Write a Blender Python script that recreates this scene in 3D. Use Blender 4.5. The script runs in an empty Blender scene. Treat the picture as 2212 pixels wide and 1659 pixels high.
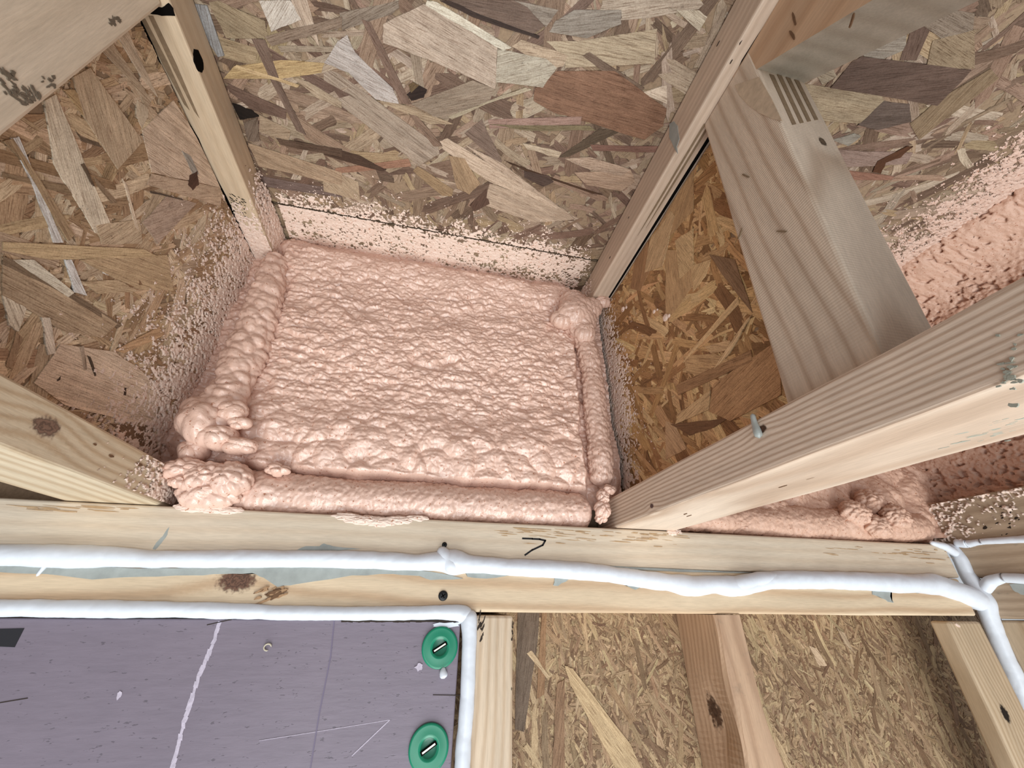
import bpy, bmesh, math, random
import numpy as np
from mathutils import Vector, Matrix

SC = bpy.context.scene
COL = SC.collection
R_ = random.Random(7)

# ---------------------------------------------------------------- camera
W_, H_, F_ = 2212.0, 1659.0, 827.73
CX, CY = W_ / 2, H_ / 2
yaw, pit, rol = .2049, .5205, -.0119
fw = np.array([math.sin(yaw) * math.cos(pit), math.cos(yaw) * math.cos(pit), math.sin(pit)])
rt = np.array([math.cos(yaw), -math.sin(yaw), 0.0])
dn = -np.cross(rt, fw)
CA = rt * math.cos(rol) + dn * math.sin(rol)
CB = -rt * math.sin(rol) + dn * math.cos(rol)
cd = bpy.data.cameras.new('camera')
cam = bpy.data.objects.new('camera', cd)
COL.objects.link(cam)
cd.sensor_fit = 'HORIZONTAL'
cd.sensor_width = 36
cd.lens = 36 * F_ / W_
cd.clip_start = .005
M = Matrix.Identity(4)
for i in range(3):
    M[i][0] = CA[i]; M[i][1] = -CB[i]; M[i][2] = -fw[i]
cam.matrix_world = M
SC.camera = cam

# ---------------------------------------------------------------- light
wd = bpy.data.worlds.new('world'); SC.world = wd; wd.use_nodes = True
bg = wd.node_tree.nodes['Background']
bg.inputs[0].default_value = (.88, .94, 1.0, 1)
bg.inputs[1].default_value = .56


def area(name, loc, target, sx, sy, power, col):
    l = bpy.data.lights.new(name, 'AREA'); l.shape = 'RECTANGLE'
    l.size = sx; l.size_y = sy; l.energy = power; l.color = col
    o = bpy.data.objects.new(name, l); COL.objects.link(o)
    o.location = loc
    o.rotation_euler = (Vector(target) - Vector(loc)).to_track_quat('-Z', 'Y').to_euler()
    return o


area('daylight_window', (-.1, -1.5, -.75), (-.02, .4, .2), 1.2, .9, 16, (.94, .97, 1.0))
area('daylight_from_below', (.2, -.35, -1.5), (.1, .2, .3), 1.2, 1.2, 35, (.95, 1.0, .985))
SC.view_settings.view_transform = 'Standard'
SC.view_settings.look = 'None'
SC.view_settings.exposure = 0.0
SC.view_settings.gamma = 1
SC.view_settings.use_curve_mapping = False
SC.cycles.max_bounces = 8
SC.cycles.diffuse_bounces = 5


# ---------------------------------------------------------------- helpers
def ray(px, py):
    return (px - CX) / F_ * CA + (py - CY) / F_ * CB + fw


def at(px, py, ax, v):
    """the point of the real plane (axis ax = v) seen at a photo position"""
    r = ray(px, py)
    return r * v / r[ax]


def lin(c):
    return tuple(((x / 255) / 12.92 if x / 255 <= .04045 else ((x / 255 + .055) / 1.055) ** 2.4) for x in c)


def tag(o, label=None, cat=None, group=None, kind=None):
    if label: o['label'] = label
    if cat: o['category'] = cat
    if group: o['group'] = group
    if kind: o['kind'] = kind
    return o


def empty(name, loc, label, cat, group=None):
    o = bpy.data.objects.new(name, None)
    COL.objects.link(o); o.location = loc; o.empty_display_size = .02
    return tag(o, label, cat, group)


def mesh_obj(name, verts, faces, mats, parent=None, smooth=False, fmat=None, col=None, uv=None, origin=None):
    """verts in world metres; the object's origin goes to the parent's place or to its own base"""
    v = np.asarray(verts, dtype=np.float32).reshape(-1, 3)
    if parent is not None:
        org = np.array(parent['_o'] if '_o' in parent else parent.location, dtype=np.float32)
    elif origin is not None:
        org = np.array(origin, dtype=np.float32)
    else:
        org = np.array([(v[:, 0].min() + v[:, 0].max()) / 2, (v[:, 1].min() + v[:, 1].max()) / 2, v[:, 2].min()], dtype=np.float32)
    me = bpy.data.meshes.new(name)
    if isinstance(faces, np.ndarray):
        nf, k = faces.shape
        me.vertices.add(len(v)); me.vertices.foreach_set('co', (v - org).ravel())
        me.loops.add(nf * k); me.loops.foreach_set('vertex_index', faces.ravel().astype(np.int32))
        me.polygons.add(nf)
        me.polygons.foreach_set('loop_start', np.arange(0, nf * k, k, dtype=np.int32))
        me.polygons.foreach_set('loop_total', np.full(nf, k, dtype=np.int32))
        me.update(calc_edges=True)
    else:
        me.from_pydata([tuple(x) for x in (v - org)], [], faces)
    me.validate(clean_customdata=False)
    if smooth:
        me.polygons.foreach_set('use_smooth', np.ones(len(me.polygons), dtype=bool))
    for m in (mats if isinstance(mats, (list, tuple)) else [mats]):
        me.materials.append(m)
    if fmat is not None:
        me.polygons.foreach_set('material_index', np.asarray(fmat, dtype=np.int32))
    a = me.attributes.new('wp', 'FLOAT_VECTOR', 'POINT')
    a.data.foreach_set('vector', v.ravel())
    if col is not None:
        a = me.attributes.new('col', 'FLOAT_COLOR', 'POINT')
        a.data.foreach_set('color', np.asarray(col, dtype=np.float32).ravel())
    if uv is not None:
        a = me.attributes.new('gv', 'FLOAT_VECTOR', 'POINT')
        a.data.foreach_set('vector', np.asarray(uv, dtype=np.float32).ravel())
    me.update()
    o = bpy.data.objects.new(name, me)
    COL.objects.link(o)
    if parent is not None:
        o.parent = parent
        o['_o'] = [float(x) for x in org]
    else:
        o.location = [float(x) for x in org]
    return o


def finish():
    for o in list(COL.objects):
        if '_o' in o: del o['_o']


# numpy noise
def _h(ix, iy, s):
    n = (ix.astype(np.int64) * 374761393 + iy.astype(np.int64) * 668265263 + s * 1442695041) & 0x7fffffff
    n = ((n ^ (n >> 13)) * 1274126177) & 0x7fffffff
    n = ((n ^ (n >> 15)) * 69069 + 12345) & 0x7fffffff
    return ((n ^ (n >> 11)) & 0xffffff) / float(0xffffff)


def vn(x, y, s=0):
    ix, iy = np.floor(x), np.floor(y)
    fx, fy = x - ix, y - iy
    fx = fx * fx * (3 - 2 * fx); fy = fy * fy * (3 - 2 * fy)
    a, b = _h(ix, iy, s), _h(ix + 1, iy, s)
    c, d = _h(ix, iy + 1, s), _h(ix + 1, iy + 1, s)
    return (a * (1 - fx) + b * fx) * (1 - fy) + (c * (1 - fx) + d * fx) * fy


def fbm(x, y, s=0, o=4):
    t, a, n = 0, .5, 0
    for i in range(o):
        t = t + a * vn(x * 2 ** i + i * 7.3, y * 2 ** i - i * 3.1, s + i); n += a; a *= .5
    return t / n


def worley(x, y, s=0):
    ix, iy = np.floor(x), np.floor(y)
    f1 = np.full(x.shape, 9.0); f2 = np.full(x.shape, 9.0); idv = np.zeros(x.shape)
    for dx in (-1, 0, 1):
        for dy in (-1, 0, 1):
            cx, cy = ix + dx, iy + dy
            px = cx + .1 + .8 * _h(cx, cy, s); py = cy + .1 + .8 * _h(cx, cy, s + 17)
            d = np.sqrt((px - x) ** 2 + (py - y) ** 2)
            nid = _h(cx, cy, s + 31)
            idv = np.where(d < f1, nid, idv)
            f2 = np.where(d < f1, f1, np.minimum(f2, d))
            f1 = np.minimum(f1, d)
    return f1, f2, idv


def sstep(a, b, x):
    t = np.clip((x - a) / (b - a), 0, 1)
    return t * t * (3 - 2 * t)


# ---------------------------------------------------------------- materials
class NT:
    def __init__(s, name):
        s.m = bpy.data.materials.new(name); s.m.use_nodes = True
        s.t = s.m.node_tree; s.b = s.t.nodes['Principled BSDF']

    def n(s, typ, **kw):
        nd = s.t.nodes.new(typ)
        for k, v in kw.items():
            if k.startswith('i_'):
                nd.inputs[k[2:]].default_value = v
            else:
                setattr(nd, k, v)
        return nd

    def l(s, a, b): s.t.links.new(a, b)

    def math(s, op, a, b=None, c=None):
        nd = s.n('ShaderNodeMath', operation=op)
        for i, v in enumerate((a, b, c)):
            if v is None: continue
            if isinstance(v, (int, float)): nd.inputs[i].default_value = v
            else: s.l(v, nd.inputs[i])
        return nd.outputs[0]

    def mix(s, fac, a, b, mode='MIX'):
        nd = s.n('ShaderNodeMix', data_type='RGBA', blend_type=mode)
        for i, v in ((0, fac), (6, a), (7, b)):
            if isinstance(v, (int, float)): nd.inputs[i].default_value = v
            elif isinstance(v, tuple): nd.inputs[i].default_value = (*v[:3], 1)
            else: s.l(v, nd.inputs[i])
        return nd.outputs[2]

    def ramp(s, fac, stops):
        nd = s.n('ShaderNodeValToRGB')
        while len(nd.color_ramp.elements) < len(stops): nd.color_ramp.elements.new(.5)
        for e, (p, c) in zip(nd.color_ramp.elements, stops):
            e.position = p; e.color = (*c[:3], 1) if isinstance(c, tuple) else (c, c, c, 1)
        s.l(fac, nd.inputs[0]); return nd.outputs[0]

    def noise(s, vec, scale, detail=3, rough=.5, dist=0):
        nd = s.n('ShaderNodeTexNoise'); nd.inputs['Scale'].default_value = scale
        nd.inputs['Detail'].default_value = detail; nd.inputs['Roughness'].default_value = rough
        nd.inputs['Distortion'].default_value = dist
        s.l(vec, nd.inputs['Vector']); return nd.outputs[0]

    def scl(s, vec, v, off=(0, 0, 0)):
        nd = s.n('ShaderNodeVectorMath', operation='MULTIPLY_ADD')
        nd.inputs[1].default_value = v; nd.inputs[2].default_value = off
        s.l(vec, nd.inputs[0]); return nd.outputs[0]

    def bump(s, h, strength, dist=.001):
        nd = s.n('ShaderNodeBump'); nd.inputs['Strength'].default_value = strength
        nd.inputs['Distance'].default_value = dist
        s.l(h, nd.inputs['Height']); s.l(nd.outputs[0], s.b.inputs['Normal'])


def wood(name, base, dark, axis=1, pith=(0, 0), freq=230, sharp=.5, knots=(), amount=.6, seed=0, warp=.004, spec=.3, mould=0, rough=.55, wavy=0):
    """softwood with growth rings about an axis parallel to the board; knots = (x, y, z, radius, colour)"""
    t = NT(name)
    wp = t.n('ShaderNodeAttribute', attribute_name='wp').outputs['Vector']
    st = [60, 60, 60]; st[axis] = 5
    stl = [9, 9, 9]; stl[axis] = 2.5
    off = (seed * 1.7, seed * 2.3, seed * 3.1)
    low = t.noise(t.scl(wp, tuple(stl), off), 1, 2)
    sep = t.n('ShaderNodeSeparateXYZ'); t.l(wp, sep.inputs[0])
    o = [i for i in (0, 1, 2) if i != axis]
    a = t.math('SUBTRACT', sep.outputs[o[0]], pith[0]); b = t.math('SUBTRACT', sep.outputs[o[1]], pith[1])
    r = t.math('SQRT', t.math('ADD', t.math('MULTIPLY', a, a), t.math('MULTIPLY', b, b)))
    r = t.math('ADD', r, t.math('MULTIPLY', t.math('SUBTRACT', low, .5), warp * 6))
    kmask = None; kcol = None
    for (kx, ky, kz, kr, kc) in knots:
        d = t.n('ShaderNodeVectorMath', operation='SUBTRACT'); t.l(wp, d.inputs[0]); d.inputs[1].default_value = (kx, ky, kz)
        nz = t.n('ShaderNodeVectorMath', operation='LENGTH')
        sc = [1, 1, 1]; sc[axis] = .62
        t.l(t.scl(d.outputs[0], tuple(sc)), nz.inputs[0])
        dist = t.math('ADD', nz.outputs['Value'], t.math('MULTIPLY', t.math('SUBTRACT', t.noise(wp, 260, 2), .5), kr * .9))
        g = t.math('POWER', 2.718, t.math('MULTIPLY', t.math('MULTIPLY', dist, dist), -1 / (2 * (kr * 1.9) ** 2)))
        r = t.math('ADD', r, t.math('MULTIPLY', g, kr * .9))
        mk = t.math('SUBTRACT', 1, t.math('SMOOTH_MIN', t.math('DIVIDE', dist, kr), 1.0, .15))
        mk = t.math('MINIMUM', t.math('MULTIPLY', mk, 3.0), 1.0)
        mk = t.math('MAXIMUM', mk, 0.0)
        ring = t.math('MULTIPLY_ADD', t.math('SINE', t.math('MULTIPLY', dist, 1800)), .25, .75)
        kc_ = t.mix(1.0, tuple(lin(kc)), ring, 'MULTIPLY')
        if kmask is None: kmask, kcol = mk, kc_
        else:
            kcol = t.mix(mk, kcol, kc_); kmask = t.math('MAXIMUM', kmask, mk)
    w = t.math('MULTIPLY', r, freq * 6.283)
    sn = t.math('MULTIPLY_ADD', t.math('SINE', w), .5, .5)
    sn = t.math('POWER', sn, 1 + 3 * sharp)
    fib = t.noise(t.scl(wp, tuple(x * 12 for x in st), off), 1, 3, .6)
    fib2 = t.noise(t.scl(wp, tuple(x * 1.2 for x in st), off), 1, 3, .6)
    wt = lambda q: tuple(min(.9, x * k) for x, k in zip(lin(q), (1.10, 1.07, 1.08)))
    c = t.mix(t.math('MULTIPLY', sn, amount), wt(base), wt(dark))
    c = t.mix(.6, c, t.ramp(fib, [(.25, .72), (.7, 1.0)]), 'MULTIPLY')
    c = t.mix(.7, c, t.ramp(fib2, [(.25, .82), (.7, 1.06)]), 'MULTIPLY')
    if mould:
        mo = t.noise(t.scl(wp, (1, 1, 1), off), 45, 5, .7)
        mo = t.ramp(mo, [(.60, 0.0), (.72, 1.0)])
        c = t.mix(t.math('MULTIPLY', mo, mould), c, lin((95, 95, 85)))
    if kmask is not None: c = t.mix(kmask, c, kcol)
    t.l(c, t.b.inputs['Base Color'])
    t.b.inputs['Roughness'].default_value = rough
    t.b.inputs['Specular IOR Level'].default_value = spec
    h = t.math('ADD', t.math('MULTIPLY', fib, .6), t.math('MULTIPLY', sn, .3))
    if wavy:
        h = t.math('ADD', h, t.math('MULTIPLY', t.math('SINE', t.math('MULTIPLY', sep.outputs[axis], wavy)), .35))
    t.bump(h, .35, .0006)
    return t.m


def plain(name, c, rough=.6, spec=.3, noise=0, nscale=200, bump=0, metal=0, bscale=None, var=.15):
    t = NT(name)
    wp = t.n('ShaderNodeAttribute', attribute_name='wp').outputs['Vector']
    base = lin(c)
    if noise:
        nz = t.noise(wp, nscale, 4, .6)
        cc = t.mix(t.ramp(nz, [(.3, 0.0), (.7, 1.0)]), tuple(x * (1 - var) for x in base), tuple(min(1, x * (1 + var)) for x in base))
        t.l(cc, t.b.inputs['Base Color'])
    else:
        t.b.inputs['Base Color'].default_value = (*base, 1)
    if bump: t.bump(t.noise(wp, bscale or nscale, 4, .6), bump, .001)
    t.b.inputs['Roughness'].default_value = rough
    t.b.inputs['Specular IOR Level'].default_value = spec
    t.b.inputs['Metallic'].default_value = metal
    return t.m


def foam_mat(name, c, rough=.38, spec=.5, bump=.5, sub=.0):
    t = NT(name)
    wp = t.n('ShaderNodeAttribute', attribute_name='wp').outputs['Vector']
    base = lin(c)
    n1 = t.noise(wp, 60, 4, .6); n2 = t.noise(wp, 420, 3, .6)
    cc = t.mix(n1, tuple(min(1, x * k) for x, k in zip(base, (.96, .9, .86))), tuple(min(1, x * k) for x, k in zip(base, (1.03, 1.07, 1.1))))
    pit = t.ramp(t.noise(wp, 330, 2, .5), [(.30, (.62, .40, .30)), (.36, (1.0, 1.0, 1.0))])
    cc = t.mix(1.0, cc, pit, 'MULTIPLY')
    t.l(cc, t.b.inputs['Base Color'])
    t.b.inputs['Roughness'].default_value = rough
    t.b.inputs['Specular IOR Level'].default_value = spec
    if sub:
        t.b.inputs['Subsurface Weight'].default_value = sub
        t.b.inputs['Subsurface Radius'].default_value = (.004, .002, .0015)
        t.b.inputs['Subsurface Scale'].default_value = 1
    t.bump(t.math('ADD', n2, t.math('MULTIPLY', t.noise(wp, 170, 3, .5), 1.5)), bump, .0012)
    return t.m


def strand_mat(name, gain=1.0, speck=.5):
    t = NT(name)
    wp = t.n('ShaderNodeAttribute', attribute_name='wp').outputs['Vector']
    gv = t.n('ShaderNodeAttribute', attribute_name='gv').outputs['Vector']
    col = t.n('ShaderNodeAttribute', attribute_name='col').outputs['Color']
    g1 = t.noise(t.scl(gv, (22, 700, 1)), 1, 4, .65, .3)
    g2 = t.noise(t.scl(gv, (9, 120, 1)), 1, 3, .6, .6)
    g3 = t.noise(t.scl(gv, (60, 1600, 1)), 1, 2, .6)
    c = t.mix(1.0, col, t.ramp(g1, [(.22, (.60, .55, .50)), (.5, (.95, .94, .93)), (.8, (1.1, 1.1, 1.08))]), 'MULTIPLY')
    c = t.mix(.8, c, t.ramp(g2, [(.3, .78), (.65, 1.08)]), 'MULTIPLY')
    c = t.mix(.8, c, t.ramp(g3, [(.34, (.38, .30, .25)), (.47, (1.0, 1.0, 1.0))]), 'MULTIPLY')
    big = t.noise(wp, 14, 2)
    sp = t.noise(wp, 230, 3, .6)
    m = t.math('MULTIPLY', t.ramp(sp, [(.63, 0.0), (.69, 1.0)]), t.ramp(big, [(.45, .1), (.7, 1.0)]))
    c = t.mix(t.math('MULTIPLY', m, speck), c, lin((48, 38, 32)))
    c = t.mix(.75, c, t.ramp(t.noise(wp, 55, 5, .7), [(.3, (.80, .77, .74)), (.7, (1.1, 1.1, 1.1))]), 'MULTIPLY')
    c = t.mix(.6, c, t.ramp(t.noise(wp, 700, 3, .7), [(.35, (.66, .6, .55)), (.55, (1.05, 1.05, 1.05))]), 'MULTIPLY')
    if gain != 1: c = t.mix(1.0, c, (gain, gain, gain), 'MULTIPLY')
    t.l(c, t.b.inputs['Base Color'])
    t.b.inputs['Roughness'].default_value = .6
    t.b.inputs['Specular IOR Level'].default_value = .25
    t.bump(t.math('ADD', g1, t.math('MULTIPLY', g2, .8)), .45, .0007)
    return t.m


M_strand = strand_mat('osb_strands', 1.0)
M_core = plain('osb_core', (146, 124, 102), .8, .1, 1, 300, .5)
M_coreW = plain('osb_wall_core', (158, 132, 104), .8, .1, 1, 500, .6, var=.3)
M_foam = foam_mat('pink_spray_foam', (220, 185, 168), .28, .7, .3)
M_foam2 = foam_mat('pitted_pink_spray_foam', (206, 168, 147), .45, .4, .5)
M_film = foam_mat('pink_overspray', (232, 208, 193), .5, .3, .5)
M_bead = plain('white_sealant_foam', (214, 218, 226), .35, .4, 1, 120, .12, var=.03)
M_grey = plain('grey_dried_glue', (158, 162, 158), .3, .5, 1, 60, .1)
M_black = plain('black_gap_shade_and_marks', (14, 12, 11), .9, .05)  # knots and marks, and the shade painted in for gaps
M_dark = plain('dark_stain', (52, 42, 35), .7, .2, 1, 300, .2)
M_brown = plain('brown_stain', (110, 82, 60), .7, .2, 1, 300, .2)
M_ink = plain('black_marker_ink', (22, 20, 24), .5, .3)
M_green = plain('green_plastic', (6, 124, 92), .32, .5, 1, 40, 0, var=.08)
M_green2 = plain('green_plastic_recess_shade', (4, 92, 68), .35, .5)  # darker copy of the green, shade painted into the washer's centre recess
M_steel = plain('bright_steel', (225, 222, 205), .35, .5, metal=.6)
M_blacksteel = plain('black_phosphate_steel', (26, 25, 26), .4, .5, metal=.3)


# ---------------------------------------------------------------- solids
class Geo:
    def __init__(s): s.v = []; s.f = []; s.m = []

    def poly3(s, pts, m=0):
        k = len(s.v); s.v += [tuple(map(float, p)) for p in pts]
        s.f.append(tuple(range(k, k + len(pts)))); s.m.append(m)

    def prism(s, pts, nrm, thick, m=0, ms=None):
        """thin raised piece on a plane: pts on the face, nrm outward"""
        nrm = np.array(nrm, float); n = len(pts)
        a = [np.array(p) + nrm * thick for p in pts]
        k = len(s.v)
        s.v += [tuple(map(float, p)) for p in a] + [tuple(map(float, np.array(p) - nrm * .0005)) for p in pts]
        c = np.cross(a[1] - a[0], a[2] - a[0])
        area = np.zeros(3)
        for i in range(1, n - 1): area += np.cross(a[i] - a[0], a[i + 1] - a[0])
        idx = list(range(n))
        if area @ nrm < 0: idx = idx[::-1]
        s.f.append(tuple(k + i for i in idx)); s.m.append(m)
        for i in range(n):
            j = (i + 1) % n
            p, q = idx[i], idx[j]
            s.f.append((k + p, k + p + n, k + q + n, k + q)); s.m.append(m if ms is None else ms)


def board(g, x0, x1, y0, y1, z0, z1, bev=.002, m=0, seg=2, shear=None, nl=None, wob=.0006, seed=1, axis=None):
    """bevelled timber with slightly wavering faces"""
    bm = bmesh.new()
    bmesh.ops.create_cube(bm, size=1)
    for v in bm.verts:
        v.co = ((x0 + x1) / 2 + v.co.x * (x1 - x0), (y0 + y1) / 2 + v.co.y * (y1 - y0), (z0 + z1) / 2 + v.co.z * (z1 - z0))
    bmesh.ops.bevel(bm, geom=list(bm.edges), offset=bev, segments=seg, profile=.5, affect='EDGES')
    L = [x1 - x0, y1 - y0, z1 - z0]
    ax = int(np.argmax(L)) if axis is None else axis
    n = nl or max(2, int(L[ax] / .03))
    lo = [x0, y0, z0][ax]
    nv = [0, 0, 0]; nv[ax] = 1
    for i in range(1, n):
        co = [0, 0, 0]; co[ax] = lo + L[ax] * i / n
        geom = list(bm.verts) + list(bm.edges) + list(bm.faces)
        bmesh.ops.bisect_plane(bm, geom=geom, plane_co=co, plane_no=nv)
    P = np.array([v.co[:] for v in bm.verts])
    s = P[:, ax] * 14
    others = [i for i in (0, 1, 2) if i != ax]
    for q, i in enumerate(others):
        P[:, i] += (vn(s + seed * 13.7, np.full(len(s), q * 5.5 + seed), seed) - .5) * 2 * wob * (np.abs(P[:, i] - P[:, i].mean()) > 0)
    if shear:
        for (i, j, k, base) in shear:  # P[i] += k*(P[j]-base)
            P[:, i] += k * (P[:, j] - base)
    k = len(g.v)
    g.v += [tuple(map(float, p)) for p in P]
    for f in bm.faces:
        g.f.append(tuple(k + v.index for v in f.verts)); g.m.append(m)
    bm.free()


def put(g, name, mats, parent=None, smooth=False):
    return mesh_obj(name, g.v, g.f, mats, parent, smooth, g.m)


def blotch(g, c, u, v, ru, rv, nrm, m, n=14, seed=0, thick=.0002, rough=.3):
    rr = random.Random(seed)
    c, u, v = np.array(c, float), np.array(u, float), np.array(v, float)
    pts = []
    thick = thick + R_.uniform(0, .0005)
    for i in range(n):
        a = 2 * math.pi * i / n
        k = 1 + rr.uniform(-rough, rough)
        pts.append(c + u * math.cos(a) * ru * k + v * math.sin(a) * rv * k)
    g.prism(pts, nrm, thick, m)


def jag(pix, ax, val, k=1.5, sub=3, seed=0):
    """a photo outline laid on a real plane, its edges broken up a little"""
    rr = random.Random(seed)
    out = []
    n = len(pix)
    for i in range(n):
        a, b = pix[i], pix[(i + 1) % n]
        for j in range(sub):
            t = j / sub
            out.append(at(a[0] + (b[0] - a[0]) * t + (rr.uniform(-k, k) if j else 0), a[1] + (b[1] - a[1]) * t + (rr.uniform(-k, k) if j else 0), ax, val))
    return out


# oriented strand board: a slab with hundreds of real raised wood strands
def osb(g_name, plane, lo, hi, nrm_sign, slab, seed, sizes, manual, parent=None, kind=None, dirs=(0, 3.1416), pal=None, gain=1.0, core=None, tint=(1, 1, 1), grey=.14):
    """plane = (axis, value); lo/hi = bounds of the two other axes; strands stand out along nrm_sign*axis"""
    ax, val = plane
    o = [i for i in (0, 1, 2) if i != ax]
    rr = random.Random(seed)
    V = []; F = []; C = []; U = []; FM = []
    # slab
    s0, s1 = sorted((val, val - nrm_sign * slab))
    b = [0, 0, 0]; e = [0, 0, 0]
    b[ax], e[ax] = s0, s1
    b[o[0]], e[o[0]] = lo[0], hi[0]; b[o[1]], e[o[1]] = lo[1], hi[1]
    cs = [(i, j, k) for i in (0, 1) for j in (0, 1) for k in (0, 1)]
    for (i, j, k) in cs:
        V.append((e[0] if i else b[0], e[1] if j else b[1], e[2] if k else b[2])); C.append((.1, .07, .05, 1)); U.append((0, 0, 0))
    for q in ((0, 1, 3, 2), (4, 6, 7, 5), (0, 4, 5, 1), (2, 3, 7, 6), (0, 2, 6, 4), (1, 5, 7, 3)):
        F.append(q); FM.append(1)

    def add(pts, h, col, ang, thick=.0005):
        n = len(pts); k = len(V)
        q = rr.uniform(0, 50)
        ca, sa = math.cos(ang), math.sin(ang)
        ar = 0
        for i in range(n):
            j = (i + 1) % n
            ar += pts[i][0] * pts[j][1] - pts[j][0] * pts[i][1]
        if ar < 0: pts = pts[::-1]
        tilt = (rr.uniform(-.004, .004), rr.uniform(-.004, .004))
        cx = sum(p[0] for p in pts) / n; cy = sum(p[1] for p in pts) / n
        for lvl in (0, 1):
            for p in pts:
                x = min(max(p[0], lo[0]), hi[0]); y = min(max(p[1], lo[1]), hi[1])
                w = [0, 0, 0]; w[o[0]] = x; w[o[1]] = y
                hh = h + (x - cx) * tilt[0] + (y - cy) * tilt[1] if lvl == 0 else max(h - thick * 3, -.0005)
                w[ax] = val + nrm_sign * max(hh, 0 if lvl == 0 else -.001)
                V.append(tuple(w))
                C.append((*[c * (.5 if lvl else 1) for c in col], 1))  # shadow and wax at strand edges painted in as darker lower sides
                U.append((x * ca + y * sa + q, -x * sa + y * ca + q, q))
        sgn = nrm_sign * (1 if (ax != 1) else -1)
        top = list(range(n)) if sgn > 0 else list(range(n))[::-1]
        F.append(tuple(k + i for i in top)); FM.append(0)
        for i in range(n):
            p, r_ = top[i], top[(i + 1) % n]
            F.append((k + p, k + p + n, k + r_ + n, k + r_)); FM.append(0)

    pal = pal or [(172, 154, 132), (180, 164, 142), (158, 138, 116), (146, 124, 104), (190, 176, 155), (132, 110, 94), (166, 142, 122), (176, 156, 126), (120, 100, 84)]
    for (cnt, l0, l1, w0, w1, h0, h1, dsp) in sizes:
        for i in range(cnt):
            x = rr.uniform(lo[0] - .01, hi[0] + .01); y = rr.uniform(lo[1] - .01, hi[1] + .01)
            a = rr.gauss(dirs[0], dsp)
            L = rr.uniform(l0, l1); w = rr.uniform(w0, w1)
            ca, sa = math.cos(a), math.sin(a)
            c = rr.choice(pal); f = rr.uniform(.82, 1.12) * gain
            col = [min(.9, q * f * rr.uniform(.97, 1.03) * tt) for q, tt in zip(lin(c), tint)]
            sk = rr.uniform(-.4, .4)
            loc = []
            nseg = 4
            bow = rr.uniform(-.06, .06) * L
            for j in range(nseg + 1):
                t = j / nseg
                loc.append((-L / 2 + L * t + rr.uniform(-.05, .05) * w, -w / 2 * rr.uniform(.8, 1.05) + bow * math.sin(t * 3.14)))
            for fr_ in (-.3, 0, .3):
                loc.append((L / 2 + rr.uniform(-.4, .6) * w, fr_ * w + rr.uniform(-.08, .08) * w))
            for j in range(nseg + 1):
                t = 1 - j / nseg
                loc.append((-L / 2 + L * t + sk * w, w / 2 * rr.uniform(.8, 1.05) + bow * math.sin(t * 3.14)))
            for fr_ in (.3, 0, -.3):
                loc.append((-L / 2 + rr.uniform(-.6, .4) * w, fr_ * w + rr.uniform(-.08, .08) * w))
            pts = [(x + ca * p - sa * q, y + sa * p + ca * q) for p, q in loc]
            add(pts, rr.uniform(h0, h1), col, a)
    for k, item in enumerate(manual):
        poly, c = item[0], item[1]
        h = item[2] if len(item) > 2 else .0016 + .00015 * (k % 5)
        q = random.Random(seed * 100 + k)
        w3 = []
        n = len(poly)
        for i in range(n):
            a_, b_ = poly[i], poly[(i + 1) % n]
            for j in range(3):
                t = j / 3
                w = at(a_[0] + (b_[0] - a_[0]) * t + (q.uniform(-1.2, 1.2) if j else 0), a_[1] + (b_[1] - a_[1]) * t + (q.uniform(-1.2, 1.2) if j else 0), ax, val)
                w3.append((w[o[0]], w[o[1]]))
        best = max(((i, j) for i in range(len(w3)) for j in range(i)), key=lambda t: (w3[t[0]][0] - w3[t[1]][0]) ** 2 + (w3[t[0]][1] - w3[t[1]][1]) ** 2)
        ang = math.atan2(w3[best[0]][1] - w3[best[1]][1], w3[best[0]][0] - w3[best[1]][0])
        av = sum(c) / 3
        add(w3, h, [min(.9, x * gain * 1.12 * tt) for x, tt in zip(lin([(1 - grey) * q_ + grey * av for q_ in c]), tint)], ang)
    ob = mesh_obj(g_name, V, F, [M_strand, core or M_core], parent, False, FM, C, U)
    return ob


def cr(sc, ox, oy, lst):
    return [([(ox + x / sc, oy + y / sc) for x, y in p], c, *r) for (p, c, *r) in lst]


# grid sheets: foam surfaces and overspray films
def sheet(name, P, keep, mats, parent=None, smooth=True):
    """P (n,m,3) vertex grid, keep (n-1,m-1) bool"""
    n, m, _ = P.shape
    idx = np.arange(n * m).reshape(n, m)
    q = np.stack([idx[:-1, :-1], idx[1:, :-1], idx[1:, 1:], idx[:-1, 1:]], -1)[keep]
    used, inv = np.unique(q.ravel(), return_inverse=True)
    return mesh_obj(name, P.reshape(-1, 3)[used], inv.reshape(-1, 4), mats, parent, smooth)


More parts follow.
